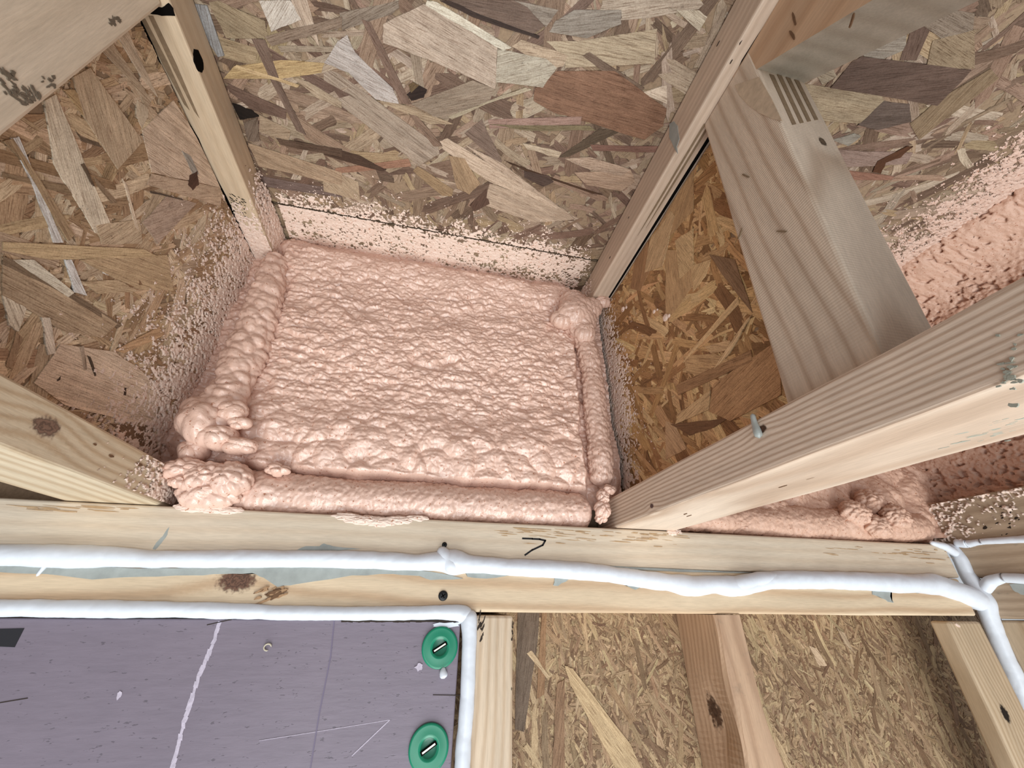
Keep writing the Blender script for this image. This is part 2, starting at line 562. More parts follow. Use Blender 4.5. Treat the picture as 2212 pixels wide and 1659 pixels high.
def film(plane, lo, hi, sign, dens, cell=.0008, hmax=.0018, seed=0, fs=.62):
    """sprayed flecks on a plane: returns verts, faces of the blobs standing on it; dens(a, b) in 0..1"""
    ax, val = plane
    o = [i for i in (0, 1, 2) if i != ax]
    n = int((hi[0] - lo[0]) / cell); m = int((hi[1] - lo[1]) / cell)
    a, b = np.meshgrid(np.linspace(lo[0], hi[0], n), np.linspace(lo[1], hi[1], m), indexing='ij')
    wa = (fbm(a * 380, b * 380, seed + 3, 2) - .5) * .005; wb = (fbm(a * 380, b * 380, seed + 9, 2) - .5) * .005
    A, B = a + wa, b + wb
    r1 = 1 - np.abs(vn(A * 380 * fs, B * 380 * fs, seed) * 2 - 1)
    r2 = vn(A * 800 * fs, B * 800 * fs, seed + 5)
    r3 = vn(A * 95, B * 95, seed + 6)
    x = r1 * .6 + r2 * .4 + r3 * .25
    k = np.argsort(np.argsort(x.ravel())).reshape(x.shape) / x.size
    d = np.clip(dens(a, b), 0, 1.05)
    h = d - (1 - k)
    d0 = d <= .004
    hh = np.where(h > 0, np.sqrt(np.clip(h, 0, .35) / .35), -.25) * hmax
    hh = hh + (h > 0) * hmax * (vn(A * 300, B * 300, seed + 8) - .3) * .9
    hh[d0] = -.0004
    P = np.zeros((n, m, 3)); P[..., o[0]] = a; P[..., o[1]] = b; P[..., ax] = val + sign * hh
    pos = (h > 0) & ~d0
    cnt = pos[:-1, :-1].astype(int) + pos[1:, :-1] + pos[1:, 1:] + pos[:-1, 1:]
    keep = cnt >= 2
    idx = np.arange(n * m).reshape(n, m)
    q = np.stack([idx[:-1, :-1], idx[1:, :-1], idx[1:, 1:], idx[:-1, 1:]], -1)[keep]
    used, inv = np.unique(q.ravel(), return_inverse=True)
    f = inv.reshape(-1, 4)
    flip = sign * (-1 if ax == 1 else 1) < 0
    if not flip: f = f[:, ::-1]
    return P.reshape(-1, 3)[used], f[:, ::-1] if True else f


def join(parts):
    V = []; Fc = []; k = 0
    for v, f in parts:
        V.append(v); Fc.append(f + k); k += len(v)
    return np.concatenate(V), np.concatenate(Fc)


def lumps(a, b, sa, sb, seed, warp=.35):
    """rounded cauliflower bumps, 0..1, with creases between them; a, b metres, sa, sb cell sizes"""
    x, y = a / sa, b / sb
    x = x + (fbm(x * .8, y * .8, seed + 1, 2) - .5) * 2 * warp; y = y + (fbm(x * .8, y * .8, seed + 2, 2) - .5) * 2 * warp
    f1, f2, i = worley(x, y, seed)
    e = np.clip((f2 - f1) / .9, 0, 1)
    return np.clip(1 - 1.15 * f1 ** 2, 0, 1) * (.75 + .25 * i * e) + .12 * np.sqrt(e)


def roll(name, path, radii, mats, parent=None, seed=0, fold=.0, foldlen=.012, lump=.0035, lsz=.011, flat=None, ns=None, smooth=True, fine=.0009, closed=True, kw=1.0):
    """a lumpy extruded bead of foam along a path of 3D points"""
    path = np.array(path, float); radii = np.array(radii, float)
    seg = np.r_[0, np.cumsum(np.linalg.norm(np.diff(path, axis=0), axis=1))]
    L = seg[-1]
    n = ns or max(12, int(L / .0016))
    s = np.linspace(0, L, n)
    # smooth the path
    C = np.stack([np.interp(s, seg, path[:, i]) for i in range(3)], -1)
    rad = np.interp(s, seg, radii)
    k = max(3, n // (len(path) * 2)) | 1
    ker = np.hanning(k + 2)[1:-1]; ker /= ker.sum()
    for i in range(3):
        pd = np.pad(C[:, i], k // 2, mode='reflect', reflect_type='odd'); C[:, i] = np.convolve(pd, ker, 'valid')
    pd = np.pad(rad, k // 2, mode='edge'); rad = np.convolve(pd, ker, 'valid')
    T = np.gradient(C, axis=0); T /= np.linalg.norm(T, axis=1)[:, None]
    ref = np.array([0, 1.0, 0.001])
    U = np.cross(T, ref); U /= np.linalg.norm(U, axis=1)[:, None] + 1e-9
    Vv = np.cross(U, T)
    m = max(24, int(2 * math.pi * rad.max() / .0016))
    th = np.linspace(0, 2 * math.pi, m, endpoint=False)
    S, TH = np.meshgrid(s, th, indexing='ij')
    TB = (TH - math.pi / 2) % (2 * math.pi)
    cap = np.clip(np.minimum(S, L - S) / (rad[:, None] * .9), 0, 1)
    cap = np.sqrt(1 - (1 - cap) ** 2)
    cx = np.cos(TH) * 3; cy = np.sin(TH) * 3
    ru = rad[:, None]
    A_ = S; B_ = TH * ru
    lum = lumps(A_ + .3 * np.sin(TB) * ru, TB * ru, lsz * .85, lsz, seed) * .8 + lumps(A_, TB * ru, lsz * .4, lsz * .5, seed + 5) * .2
    f = 0
    if fold:
        ph = A_ / foldlen + (fbm(A_ * 40, np.sin(TH) * 1.5 + 5, seed + 4, 2) - .5) * 2.2
        f = np.abs(np.sin(ph * math.pi)) ** .6 * fold
    r = ru * (1 + (fbm(A_ * 28, np.sin(TH) + 3, seed + 7, 2) - .5) * .35 * kw) + (lum - .5) * lump + f + (fbm(A_ * 500, B_ * 500, seed + 11, 2) - .5) * 2 * fine
    r = r * cap
    P = C[:, None, :] + U[:, None, :] * (np.cos(TH) * r)[..., None] + Vv[:, None, :] * (np.sin(TH) * r)[..., None]
    if flat: P = flat(P)
    idx = np.arange(n * m).reshape(n, m); nx = np.roll(idx, -1, axis=1)
    q = np.stack([idx[:-1], idx[1:], nx[1:], nx[:-1]], -1).reshape(-1, 4)
    if mats is None: return P.reshape(-1, 3), q
    return mesh_obj(name, P.reshape(-1, 3), q, mats, parent, smooth)


# ================================================================ SETTING
XL, XR = -.289, .249            # inner faces of the two joists
WL = .089                       # flange width
ZP, Z1, ZB, ZT = .0896, .1306, .4865, .543   # plate top, bottom flange top, top flange underside, deck underside
SEAM = .4485

CEIL = cr(2.962, 700, 0, [
 ([(120,190),(430,90),(480,50),(480,0),(100,80)], (140,127,110)),
 ([(90,260),(150,220),(200,330),(440,560),(480,660),(330,630),(160,460),(0,400)], (190,184,176)),
 ([(1050,760),(1650,740),(1640,790),(1060,820)], (160,130,115)),
 ([(1700,920),(2140,930),(2120,970),(1720,960)], (132,97,82)),
 ([(800,990),(900,1010),(1000,1170),(930,1240),(850,1200)], (168,142,108)),
 ([(900,850),(1010,760),(1140,1030),(1100,1035)], (130,110,95)),
 ([(560,660),(950,510),(1090,560),(1060,640),(790,760),(700,740)], (154,138,117)),
 ([(1220,0),(1500,60),(1420,170),(1300,40)], (150,140,125)),
 ([(1480,130),(1600,60),(1900,60),(1900,150),(1680,240),(1440,200)], (150,142,128)),
 ([(380,150),(640,20),(1110,300),(1095,565),(680,380),(380,270)], (190,173,152)),
 ([(780,0),(1300,0),(1460,130),(1340,210),(1300,210),(850,40)], (118,98,84)),
 ([(740,0),(800,0),(1000,90),(1380,225),(1370,245),(1280,215),(950,105)], (62,46,38)),
 ([(660,0),(720,10),(1200,300),(1150,320),(640,60)], (216,212,190)),
 ([(1200,290),(1260,250),(1560,350),(1530,420),(1440,440)], (188,168,140)),
 ([(1110,310),(1420,370),(1490,430),(1400,555),(1100,520)], (184,177,156)),
 ([(1420,260),(1640,260),(2130,180),(2110,400),(1540,430),(1540,370)], (184,168,138)),
 ([(1650,350),(1700,330),(2050,560),(2030,580),(1850,500)], (120,100,82)),
 ([(1350,560),(1490,450),(1860,450),(2190,690),(2170,800),(2050,890),(1700,780),(1480,720),(1340,640)], (142,106,81)),
 ([(240,120),(300,140),(560,660),(500,660)], (128,104,88)),
 ([(540,720),(600,740),(760,930),(700,930)], (138,114,94)),
 ([(0,430),(100,470),(730,930),(740,980),(610,1055),(0,590)], (170,155,135)),
 ([(420,650),(560,680),(830,790),(680,790),(340,640)], (174,154,124)),
 ([(790,740),(1290,555),(1330,570),(1040,660),(820,760)], (176,165,137)),
 ([(740,900),(790,880),(1300,1190),(1520,1330),(1480,1330),(1060,1160),(760,950)], (206,186,160)),
 ([(900,920),(1140,1040),(1520,1330),(1130,1100)], (190,170,146)),
 ([(1060,1170),(1530,1330),(1600,1400),(1350,1420),(1030,1310)], (188,168,143)),
 ([(570,1090),(600,1060),(830,1210),(820,1250),(760,1250)], (160,135,100)),
 ([(0,1060),(220,1160),(230,1280),(0,1220)], (182,162,132)),
 ([(80,1070),(540,1010),(560,1060),(60,1105)], (160,120,95)),
 ([(0,930),(230,990),(400,1080),(370,1090),(0,985)], (82,62,48)),
 ([(1150,1020),(1250,1060),(1780,1240),(1720,1235),(1300,1100)], (78,54,36)),
 ([(1280,1090),(1440,1120),(1470,1160),(1400,1190),(1280,1130)], (88,70,60)),
 ([(1500,1000),(1760,820),(1890,840),(1560,1000)], (95,80,62)),
 ([(1270,910),(1520,970),(1500,1005),(1300,950)], (196,180,152)),
 ([(1540,1010),(1700,1000),(1960,1080),(1900,1120),(1700,1080)], (185,162,138)),
 ([(1600,1100),(1960,1080),(1990,1160),(1900,1220),(1680,1180)], (180,154,128)),
 ([(2030,590),(2192,540),(2192,660)], (208,192,168)),
 ([(530,600),(600,540),(660,570),(640,620),(560,640)], (48,34,28)),
 ([(540,540),(570,520),(610,540),(560,590)], (110,90,60)),
 ([(1060,790),(1700,800),(1740,830),(1300,830)], (132,120,88)),
 ([(930,1310),(1040,1200),(1060,1300),(960,1350)], (96,72,58)),
]) + cr(2.962, 0, 0, [
 ([(1660,0),(1860,0),(1930,120),(1740,200)], (206,200,186)),
 ([(1340,10),(1400,0),(1700,130),(1720,240),(1450,240)], (158,142,112)),
 ([(1460,530),(1840,700),(1830,760),(1620,700),(1470,580)], (115,92,78)),
 ([(1700,230),(2190,100),(2190,170),(1740,290)], (140,122,103)),
 ([(1780,290),(2190,300),(2190,330),(1800,330)], (160,146,124)),
 ([(1430,500),(1500,420),(1800,380),(2080,400),(2060,460),(1800,500)], (194,168,118)),
 ([(1610,240),(1700,250),(1820,580),(1960,860),(1900,830),(1740,520)], (122,101,86)),
 ([(1520,410),(1920,540),(1900,555),(1500,430)], (208,182,134)),
 ([(1880,490),(1980,520),(2190,650),(2190,690),(2030,620)], (180,162,134)),
 ([(1560,780),(1650,750),(1660,900),(1590,900)], (122,106,90)),
 ([(1660,730),(1860,830),(1850,900),(1660,840)], (172,152,124)),
 ([(1490,655),(1620,700),(1660,740),(1560,760),(1540,760)], (32,24,20), .0024),
 ([(1590,910),(2190,1100),(2190,1180),(1660,1060)], (178,154,124)),
 ([(1770,880),(2190,950),(2190,1000),(1800,920)], (96,76,60)),
 ([(1660,1120),(2190,1220),(2190,1260),(1700,1190)], (122,104,96)),
 ([(1240,20),(1330,30),(1440,350),(1400,360),(1300,200)], (152,156,156), .0024),
]) + cr(2.865, 1440, 0, [
 ([(1500,100),(1620,30),(1900,80),(1880,300),(1700,240)], (142,128,110)),
 ([(1600,420),(1640,250),(1900,180),(1900,420)], (150,132,104)),
 ([(1140,380),(1200,345),(1880,430),(1670,650),(1010,540)], (104,84,72)),
 ([(1180,290),(1210,260),(1480,160),(1480,300),(1340,360),(1220,345)], (158,150,134)),
 ([(1500,200),(1620,100),(1640,150),(1540,370),(1440,370)], (112,90,76)),
 ([(760,500),(1330,590),(1340,620),(1200,760),(880,740)], (168,152,122)),
 ([(1180,770),(1340,620),(1500,640),(1510,750),(1300,800)], (104,90,80)),
 ([(1010,925),(1340,935),(1520,940),(1480,1010),(1060,1030)], (152,130,117)),
 ([(1060,1040),(1410,1090),(1390,1110),(1130,1110)], (150,110,90)),
 ([(1270,1060),(1300,990),(1480,900),(1520,900),(1440,970),(1350,1000),(1320,1070)], (92,58,36), .003),
 ([(900,410),(1010,370),(1050,470),(960,520)], (164,152,127)),
 ([(1020,860),(1160,820),(1200,840),(1120,900)], (150,146,132)),
 ([(1500,760),(1640,640),(2000,420),(2050,480),(1560,860)], (140,120,92)),
 ([(0,40),(60,60),(200,60),(250,100),(200,190),(60,60)], (200,190,165)),
])
SZ_CEIL = [(9000, .008, .035, .002, .008, .0001, .0007, 1.6), (6500, .025, .075, .004, .013, .0003, .0011, 1.1), (900, .05, .12, .009, .024, .0008, .0014, .8)]
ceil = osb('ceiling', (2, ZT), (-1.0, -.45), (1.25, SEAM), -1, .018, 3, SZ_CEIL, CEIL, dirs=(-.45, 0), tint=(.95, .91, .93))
tag(ceil, 'underside of the large-flake strand board deck overhead', None, None, 'structure')
ceil2 = osb('ceiling_edge', (2, ZT), (-1.0, SEAM + .0050), (1.25, .62), -1, .018, 5,
            [(900, .02, .07, .004, .014, .0001, .0008, .4), (160, .06, .14, .014, .03, .0006, .001, .3)], [], dirs=(0, 0),
            pal=[(165, 148, 125), (150, 130, 108), (120, 100, 84)])
tag(ceil2, 'narrow outer strip of strand board deck beyond the black joint', None, None, 'structure')
g = Geo(); board(g, -1.0, 1.25, -.45, .62, ZT + .0185, ZT + .03, .001, seg=1, nl=2)  # black board added so no light leaks through the deck joint
tag(put(g, 'ceiling_light_block', [M_black]), 'black sheet added above the deck joint to block light', None, None, 'structure')

g = Geo(); board(g, -1.0, .92, .562, .58, ZP + .0005, ZT - .0005, .0005, seg=1, nl=2)
tag(put(g, 'wall_rim', [M_core]), 'rim board closing the joist bays behind the foam', None, None, 'structure')

WALLP = [(168, 144, 116), (178, 154, 124), (156, 130, 104), (190, 168, 136), (140, 116, 92), (162, 138, 110), (128, 102, 80), (184, 162, 130)]
WMAN = cr(1.825, 1000, 1060, [
 ([(215,480),(300,480),(290,620),(240,950),(205,940)], (112,96,82)),
 ([(250,640),(270,630),(340,730),(330,740)], (200,176,140)),
 ([(400,690),(430,700),(660,1000),(700,1093),(600,1093),(420,760)], (196,170,130)),
 
 
 ([(1360,610),(1390,620),(1430,690),(1400,690)], (205,180,150)),
 
 ([(1470,540),(1500,560),(1540,640),(1500,600)], (180,158,130)),
 ([(310,480),(330,480),(320,800),(290,820)], (150,116,84)),
 ([(370,760),(400,740),(400,1093),(350,1093)], (148,116,88)),
 
])
SZ_W = [(16000, .004, .014, .0015, .005, .0001, .0006, 1.6), (7000, .008, .030, .0012, .0045, .0002, .0008, .7), (500, .02, .06, .003, .010, .0006, .0009, .45)]
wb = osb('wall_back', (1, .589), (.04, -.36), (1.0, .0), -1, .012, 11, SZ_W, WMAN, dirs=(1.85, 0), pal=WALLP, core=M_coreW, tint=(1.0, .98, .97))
tag(wb, 'strand board sheathing behind the wall studs', None, None, 'structure')

# ================================================================ LIGHT TIMBER
W_sideR = wood('pine_right_lower_flange', (216, 198, 178), (170, 142, 118), 1, (.30, .62), 245, .25, knots=[(XR, .232, .121, .0035, (96, 66, 50)), (XR, .405, .0985, .003, (90, 64, 62))], amount=.75, seed=1, warp=.0016)
W_bottomL = wood('pine_left_lower_flange', (206, 190, 162), (170, 142, 108), 1, (-.42, .30), 150, .2, knots=[(XL, .335, .1125, .0085, (128, 100, 84))], amount=.6, seed=4, warp=.003)
W_topL = wood('pine_left_upper_flange', (205, 186, 158), (176, 152, 122), 1, (-.9, .9), 90, .1, amount=.3, seed=7, warp=.002)
W_topR = wood('pine_right_upper_flange', (204, 184, 163), (170, 146, 124), 1, (.7, .9), 160, .1, amount=.35, seed=9, warp=.001)
W_strut = wood('pine_strut', (204, 188, 168), (158, 132, 108), 2, (.291, .33), 60, 1.2, knots=[(.302, .1265, .355, .0042, (92, 76, 60))], amount=.55, seed=12, warp=.0065, wavy=2600)
W_strut2 = wood('pine_brown_strut', (194, 164, 134), (160, 124, 92), 1, (.9, .1), 60, .2, amount=.4, seed=14, warp=.004)
W_strutL = wood('pine_left_strut', (218, 204, 182), (196, 178, 152), 2, (-.9, .5), 60, .1, amount=.25, seed=15, warp=.004)
W_plateU = wood('pine_upper_plate', (210, 196, 174), (186, 162, 134), 0, (.4, .3), 80, .1, knots=[], amount=.3, seed=17, warp=.003)
W_plateL = wood('pine_lower_plate', (212, 192, 162), (176, 140, 104), 0, (.53, .045), 60, .35, knots=[(-.1875, .5, .0185, .0125, (112, 80, 64))], amount=.55, seed=19, warp=.006)
W_stud = wood('pine_stud', (200, 182, 158), (172, 146, 116), 2, (.3, .8), 170, .3, knots=[(.1085, .499, -.078, .0022, (30, 22, 20))], amount=.55, seed=22, warp=.004)
W_stud2 = wood('pine_knotty_stud', (188, 158, 130), (150, 118, 92), 2, (.42, .62), 150, .2, knots=[(.371, .548, -.115, .013, (84, 58, 42))], amount=.5, seed=24, warp=.006, mould=.25)
W_stud3 = wood('pine_corner_stud', (190, 170, 142), (150, 124, 92), 2, (.9, .5), 170, .2, knots=[(.768, .5, -.118, .0065, (34, 26, 22))], amount=.5, seed=26, warp=.004)
W_end = wood('weathered_timber', (176, 156, 132), (140, 118, 94), 1, (1.0, .2), 120, .2, amount=.5, seed=29, warp=.003, mould=.45)

# ---- joists
def flange_grooves(g, side, y0, y1, xs, w=.0035, z=ZB, m=1):
    for i, x in enumerate(xs):
        pts = [(x, y0, z), (x + w, y0, z), (x + w, y1 - .012 * i, z), (x + w * .5, y1 + .03 - .012 * i, z), (x, y1 - .012 * i, z)]
        g.prism(pts, (0, 0, -1), .0003, m)

LP = [(176, 156, 130), (184, 166, 140), (166, 144, 116), (154, 130, 102), (190, 174, 150), (142, 118, 92), (178, 160, 136)]
# left joist
jl = empty('open_web_joist', (XL - WL / 2, .25, ZP), 'pine and strand-board joist on the left with a black oval knot', 'joist')
g = Geo(); board(g, XL - WL, XL, -.3, .56, ZP, Z1, .0022, seed=2)
for i, (px, py, s) in enumerate([(240, 985, 3), (205, 960, 2), (300, 1003, 4)]):
    c = at(px, py, 0, XL); blotch(g, c, (0, 1, 0), (0, 0, 1), .001 * s, .0004 * s, (1, 0, 0), 1, 8, i)
lf = put(g, 'bottom_flange', [W_bottomL, M_brown], jl)
g = Geo(); board(g, XL - WL, XL - .002, -.3, .535, ZB, ZT - .0022, .0022, seed=3, wob=.0002, shear=[(0, 2, -.13, ZB)])
g.prism(jag([(297, 33), (303, 38), (333, 100), (368, 185), (374, 200), (400, 250), (430, 300), (450, 350), (490, 425), (542, 540), (534, 540), (484, 424), (440, 350), (421, 296), (393, 250), (362, 190), (327, 105), (300, 55)], 2, ZB, .5, 2, 4), (0, 0, -1), .0007, 1)  # black strip painted in as the shadow gap above the web panel
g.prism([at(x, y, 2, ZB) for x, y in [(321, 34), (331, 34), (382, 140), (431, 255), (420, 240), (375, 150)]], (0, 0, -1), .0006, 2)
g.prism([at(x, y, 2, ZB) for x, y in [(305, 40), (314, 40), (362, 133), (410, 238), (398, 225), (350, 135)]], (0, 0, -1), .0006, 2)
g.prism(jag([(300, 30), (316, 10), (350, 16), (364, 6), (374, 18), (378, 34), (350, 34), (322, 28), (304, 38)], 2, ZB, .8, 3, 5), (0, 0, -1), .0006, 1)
c = at(428, 131, 0, XL - .0035)
blotch(g, c, (0, 1, 0), (-.13, 0, 1), .0095, .0105, (1, 0, 0), 1, 20, 3, .0006, .08)
for i in range(46):   # the smudged black scribble near the corner
    px = 497 + (i % 7) * 5.2 + R_.uniform(-3, 3); py = 420 + (i // 7) * 6.5 + R_.uniform(-3, 3) + (i % 7) * 2
    blotch(g, at(px, py, 2, ZB), (.8, .6, 0), (-.6, .8, 0), R_.uniform(.001, .0028), R_.uniform(.0003, .0007), (0, 0, -1), 1, 7, i)
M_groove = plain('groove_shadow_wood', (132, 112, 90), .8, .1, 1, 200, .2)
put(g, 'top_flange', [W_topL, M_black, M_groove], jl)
LMAN = cr(2.962, 0, 0, [
 ([(620,300),(700,260),(960,640),(930,700),(860,560)], (160,138,108)),
 ([(700,150),(800,180),(1000,620),(900,500)], (176,156,128)),
 ([(900,830),(1100,640),(1330,1000),(1400,1200),(960,1100)], (184,160,132)),
 ([(450,490),(560,430),(900,900),(740,1080),(520,740)], (172,148,114)),
 ([(0,900),(60,880),(460,1500),(420,1540),(100,1000)], (150,122,84)),
 ([(0,1100),(460,1190),(460,1250),(0,1130)], (132,106,72)),
 ([(270,640),(340,600),(700,1440),(600,1490),(470,1280),(330,1050)], (194,180,152)),
 ([(50,880),(100,870),(390,1550),(330,1550),(200,1200)], (208,204,192)),
 ([(390,570),(460,570),(570,740),(520,740)], (165,134,86)),
 ([(500,1050),(520,1040),(590,1190),(570,1180)], (96,76,54)),
 ([(470,830),(500,870),(620,910),(640,940),(510,900)], (98,78,56)),
 ([(590,1130),(740,1290),(700,1300),(620,1200)], (130,104,74)),
 ([(770,1140),(800,1180),(880,1480),(850,1440)], (190,170,140)),
 ([(930,1180),(960,1110),(1400,1200),(1400,1320)], (172,146,116)),
 ([(950,1220),(1150,1270),(1160,1280),(960,1235)], (80,66,52)),
 ([(860,740),(870,640),(940,700),(940,740),(900,820)], (178,160,130)),
 ([(1100,670),(1140,690),(1200,800),(1170,830)], (104,72,42)),
 ([(1150,960),(1210,1000),(1260,1110),(1230,1130),(1190,1040)], (138,134,124), .0022),
 ([(1200,1120),(1250,1090),(1260,1180),(1220,1215),(1190,1180)], (78,46,32), .0024),
 ([(0,1545),(900,1590),(1000,1640),(300,1659),(0,1600)], (182,154,106)),
 ([(900,1420),(1060,1250),(1250,1300),(1000,1560)], (158,134,112)),
 ([(600,1440),(880,1400),(900,1560),(640,1560)], (176,152,116)),
]) + cr(2.962, 0, 540, [
 ([(500,60),(1060,30),(1100,260),(880,250),(720,180)], (170,142,100)),
 ([(60,60),(200,60),(460,270),(420,300)], (196,184,160)),
 ([(400,60),(440,60),(540,290),(460,270)], (212,206,192)),
 ([(620,60),(660,50),(690,160),(650,150)], (205,196,178)),
 ([(520,200),(740,190),(880,260),(620,280)], (172,146,106)),
 ([(700,90),(800,70),(900,220),(820,240)], (128,92,56)),
 ([(0,290),(60,320),(150,370),(100,520),(40,480)], (196,180,152)),
 ([(250,430),(300,430),(340,660),(290,670)], (192,178,155)),
 ([(90,520),(130,560),(60,760),(20,740)], (150,118,82)),
 ([(0,50),(60,60),(400,260),(740,470),(640,560),(400,520),(200,400),(0,290)], (164,138,103)),
 ([(0,40),(40,50),(400,240),(770,480),(740,500),(380,270),(0,90)], (116,94,68)),
 ([(370,600),(720,650),(900,780),(1000,890),(990,1110),(820,1100),(400,990),(200,850)], (192,167,137)),
 ([(720,640),(1000,490),(1040,540),(780,660)], (172,132,87)),
 ([(740,500),(800,400),(820,400),(720,660),(690,660)], (176,152,116)),
 ([(920,640),(1080,750),(1060,760),(940,700)], (150,112,72)),
 ([(540,670),(560,680),(600,800),(590,808)], (70,54,38), .0022),
 ([(490,620),(520,610),(540,760),(520,770)], (150,130,106), .0022),
 ([(780,880),(795,880),(790,930),(775,930)], (60,44,32), .0022),
 ([(835,970),(860,935),(868,940),(845,975)], (104,84,62), .0022),
 ([(345,830),(370,805),(366,830),(350,838)], (62,46,34), .0022),
 ([(700,1110),(960,1130),(1000,1290),(860,1240)], (120,88,58)),
])
SZ_P = [(3200, .005, .02, .0015, .006, .0001, .0008, 1.6), (2600, .015, .055, .003, .010, .0003, .0011, .7), (260, .05, .1, .007, .018, .0009, .0013, .5)]
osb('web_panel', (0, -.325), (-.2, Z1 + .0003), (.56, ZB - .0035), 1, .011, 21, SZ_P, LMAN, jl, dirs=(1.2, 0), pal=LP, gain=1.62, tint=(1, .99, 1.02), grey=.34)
g = Geo(); board(g, -.355, -.298, .112, .2035, Z1 + .0003, ZB - .0004, .003, seed=5)
for i, (px, py, ru, rv, a) in enumerate([(245, 45, .010, .0035, 1.1), (105, 175, .007, .0024, 1.4), (15, 165, .008, .004, .5), (62, 215, .006, .0035, .8), (40, 200, .008, .003, .6), (72, 205, .003, .006, 1.2), (20, 190, .006, .002, .2)]):
    for j in range(9):
        c = at(px + R_.uniform(-14, 14), py + R_.uniform(-12, 12), 0, -.298)
        blotch(g, c, (0, math.cos(a), math.sin(a)), (0, -math.sin(a), math.cos(a)), ru * R_.uniform(.1, .38), rv * R_.uniform(.2, .5), (1, 0, 0), 1, 9, i * 10 + j, .00015, .5)
M_smudge = plain('grey_smudge', (112, 100, 86), .7, .2, 1, 300, .2)
put(g, 'strut', [W_strutL, M_smudge], jl)

# right joist
jr = empty('open_web_joist', (XR + WL / 2, .2, ZP), 'pine joist on the right with two struts and a grey glue drip', 'joist')
g = Geo(); board(g, XR, XR + WL, -.35, .56, ZP, Z1, .0022, seed=6)
for i in range(60):  # mould on the near end of the underside and on the side
    px = R_.gauss(2150, 45); py = 915 + (2212 - px) * .16 + R_.gauss(0, 12)
    blotch(g, at(px, py, 2, ZP), (.3, -.95, 0), (.95, .3, 0), R_.uniform(.0006, .004), R_.uniform(.0003, .0012), (0, 0, -1), 2, 9, i, .00015, .5)
for i in range(22):
    px = R_.gauss(2178, 12); py = R_.gauss(800, 30)
    blotch(g, at(px, py, 0, XR), (0, 1, .3), (0, -.3, 1), R_.uniform(.0005, .0016), R_.uniform(.0003, .0012), (-1, 0, 0), 2, 9, i, .00015, .5)
for i, (px, py) in enumerate([(1690, 1050), (1750, 1033), (1488, 1114), (1480, 1110), (2030, 955)]):
    blotch(g, at(px, py, 2, ZP), (0, -1, 0), (1, 0, 0), .004, .0007, (0, 0, -1), 1, 10, i)
M_mould = plain('grey_mould', (158, 157, 144), .8, .1, 1, 300, .3)
put(g, 'bottom_flange', [W_sideR, M_brown, M_mould], jr)
g = Geo(); board(g, XR, XR + WL, -.35, .535, ZB, ZT - .0022, .0022, seed=7, wob=.0002)
xg = .2765
g.prism([(xg, -.1, ZB), (xg + .004, -.1, ZB), (xg + .0045, .30, ZB), (xg + .0042, .49, ZB), (xg + .001, .49, ZB), (xg, .25, ZB)], (0, 0, -1), .0004, 1)  # gap shadow over the right web panel, painted as a black strip
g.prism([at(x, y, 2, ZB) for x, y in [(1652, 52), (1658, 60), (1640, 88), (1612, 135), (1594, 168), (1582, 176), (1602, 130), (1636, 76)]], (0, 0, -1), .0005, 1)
for x, y1 in ((.2625, .345), (.2680, .33)):
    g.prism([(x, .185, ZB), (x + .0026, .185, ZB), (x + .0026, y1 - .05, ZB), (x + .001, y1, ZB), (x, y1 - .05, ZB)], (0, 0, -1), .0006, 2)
g.prism(jag([(1446, 268), (1456, 262), (1464, 272), (1468, 300), (1462, 318), (1464, 332), (1456, 318), (1446, 296)], 0, XR, .6, 2, 9), (-1, 0, 0), .0004, 3)
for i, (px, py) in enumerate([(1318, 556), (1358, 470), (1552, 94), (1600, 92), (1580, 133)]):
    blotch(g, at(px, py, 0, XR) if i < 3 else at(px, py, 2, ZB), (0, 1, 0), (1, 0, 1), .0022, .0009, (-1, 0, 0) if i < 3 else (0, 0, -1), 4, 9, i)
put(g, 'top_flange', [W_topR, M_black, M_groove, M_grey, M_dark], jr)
RMAN = cr(2.865, 1440, 540, [
 ([(0,0),(120,0),(200,180),(40,400),(0,420)], (176,142,96)),
 ([(270,30),(430,60),(540,390),(350,150)], (128,98,68)),
 ([(160,100),(280,60),(250,160),(170,260)], (190,158,108)),
 ([(160,620),(450,290),(460,330),(110,700)], (192,158,108)),
 ([(300,740),(500,440),(540,400),(400,640)], (196,164,116)),
 ([(240,600),(400,560),(410,620),(280,640)], (180,146,100)),
 ([(110,660),(300,640),(420,700),(240,790),(130,760)], (178,142,94)),
 ([(300,830),(700,560),(720,900),(400,1060),(270,1000)], (166,126,82)),
 ([(60,840),(530,620),(540,690),(80,900)], (150,112,72)),
 ([(80,1010),(280,870),(270,990),(60,1080)], (186,154,106)),
 ([(0,1060),(60,1080),(130,1230),(0,1300)], (180,146,104)),
 ([(30,1080),(200,1060),(400,1040),(300,1100),(150,1150)], (112,78,48)),
]) + cr(3.687, 1200, 250, [
 ([(1080,430),(1106,440),(1106,760),(900,980),(840,860)], (168,134,90)),
 ([(960,1000),(1106,900),(1106,1200),(1000,1300)], (186,156,108)),
 ([(760,1000),(930,760),(960,800),(860,1200),(720,1250)], (182,152,108)),
 ([(640,1150),(740,1000),(760,1230),(680,1400),(600,1380)], (150,112,72)),
 ([(1040,950),(1090,960),(1106,1100),(1070,1100)], (196,172,128)),
])
RP = [(178, 146, 102), (190, 160, 116), (164, 130, 88), (146, 112, 74), (198, 172, 128), (130, 98, 64), (184, 150, 108)]
osb('web_panel', (0, .283), (.165, Z1 + .0003), (.562, ZB - .0035), -1, .011, 31, SZ_P, RMAN, jr, dirs=(1.0, 0), pal=RP, gain=1.5, tint=(1, .99, 1.03), grey=.2)
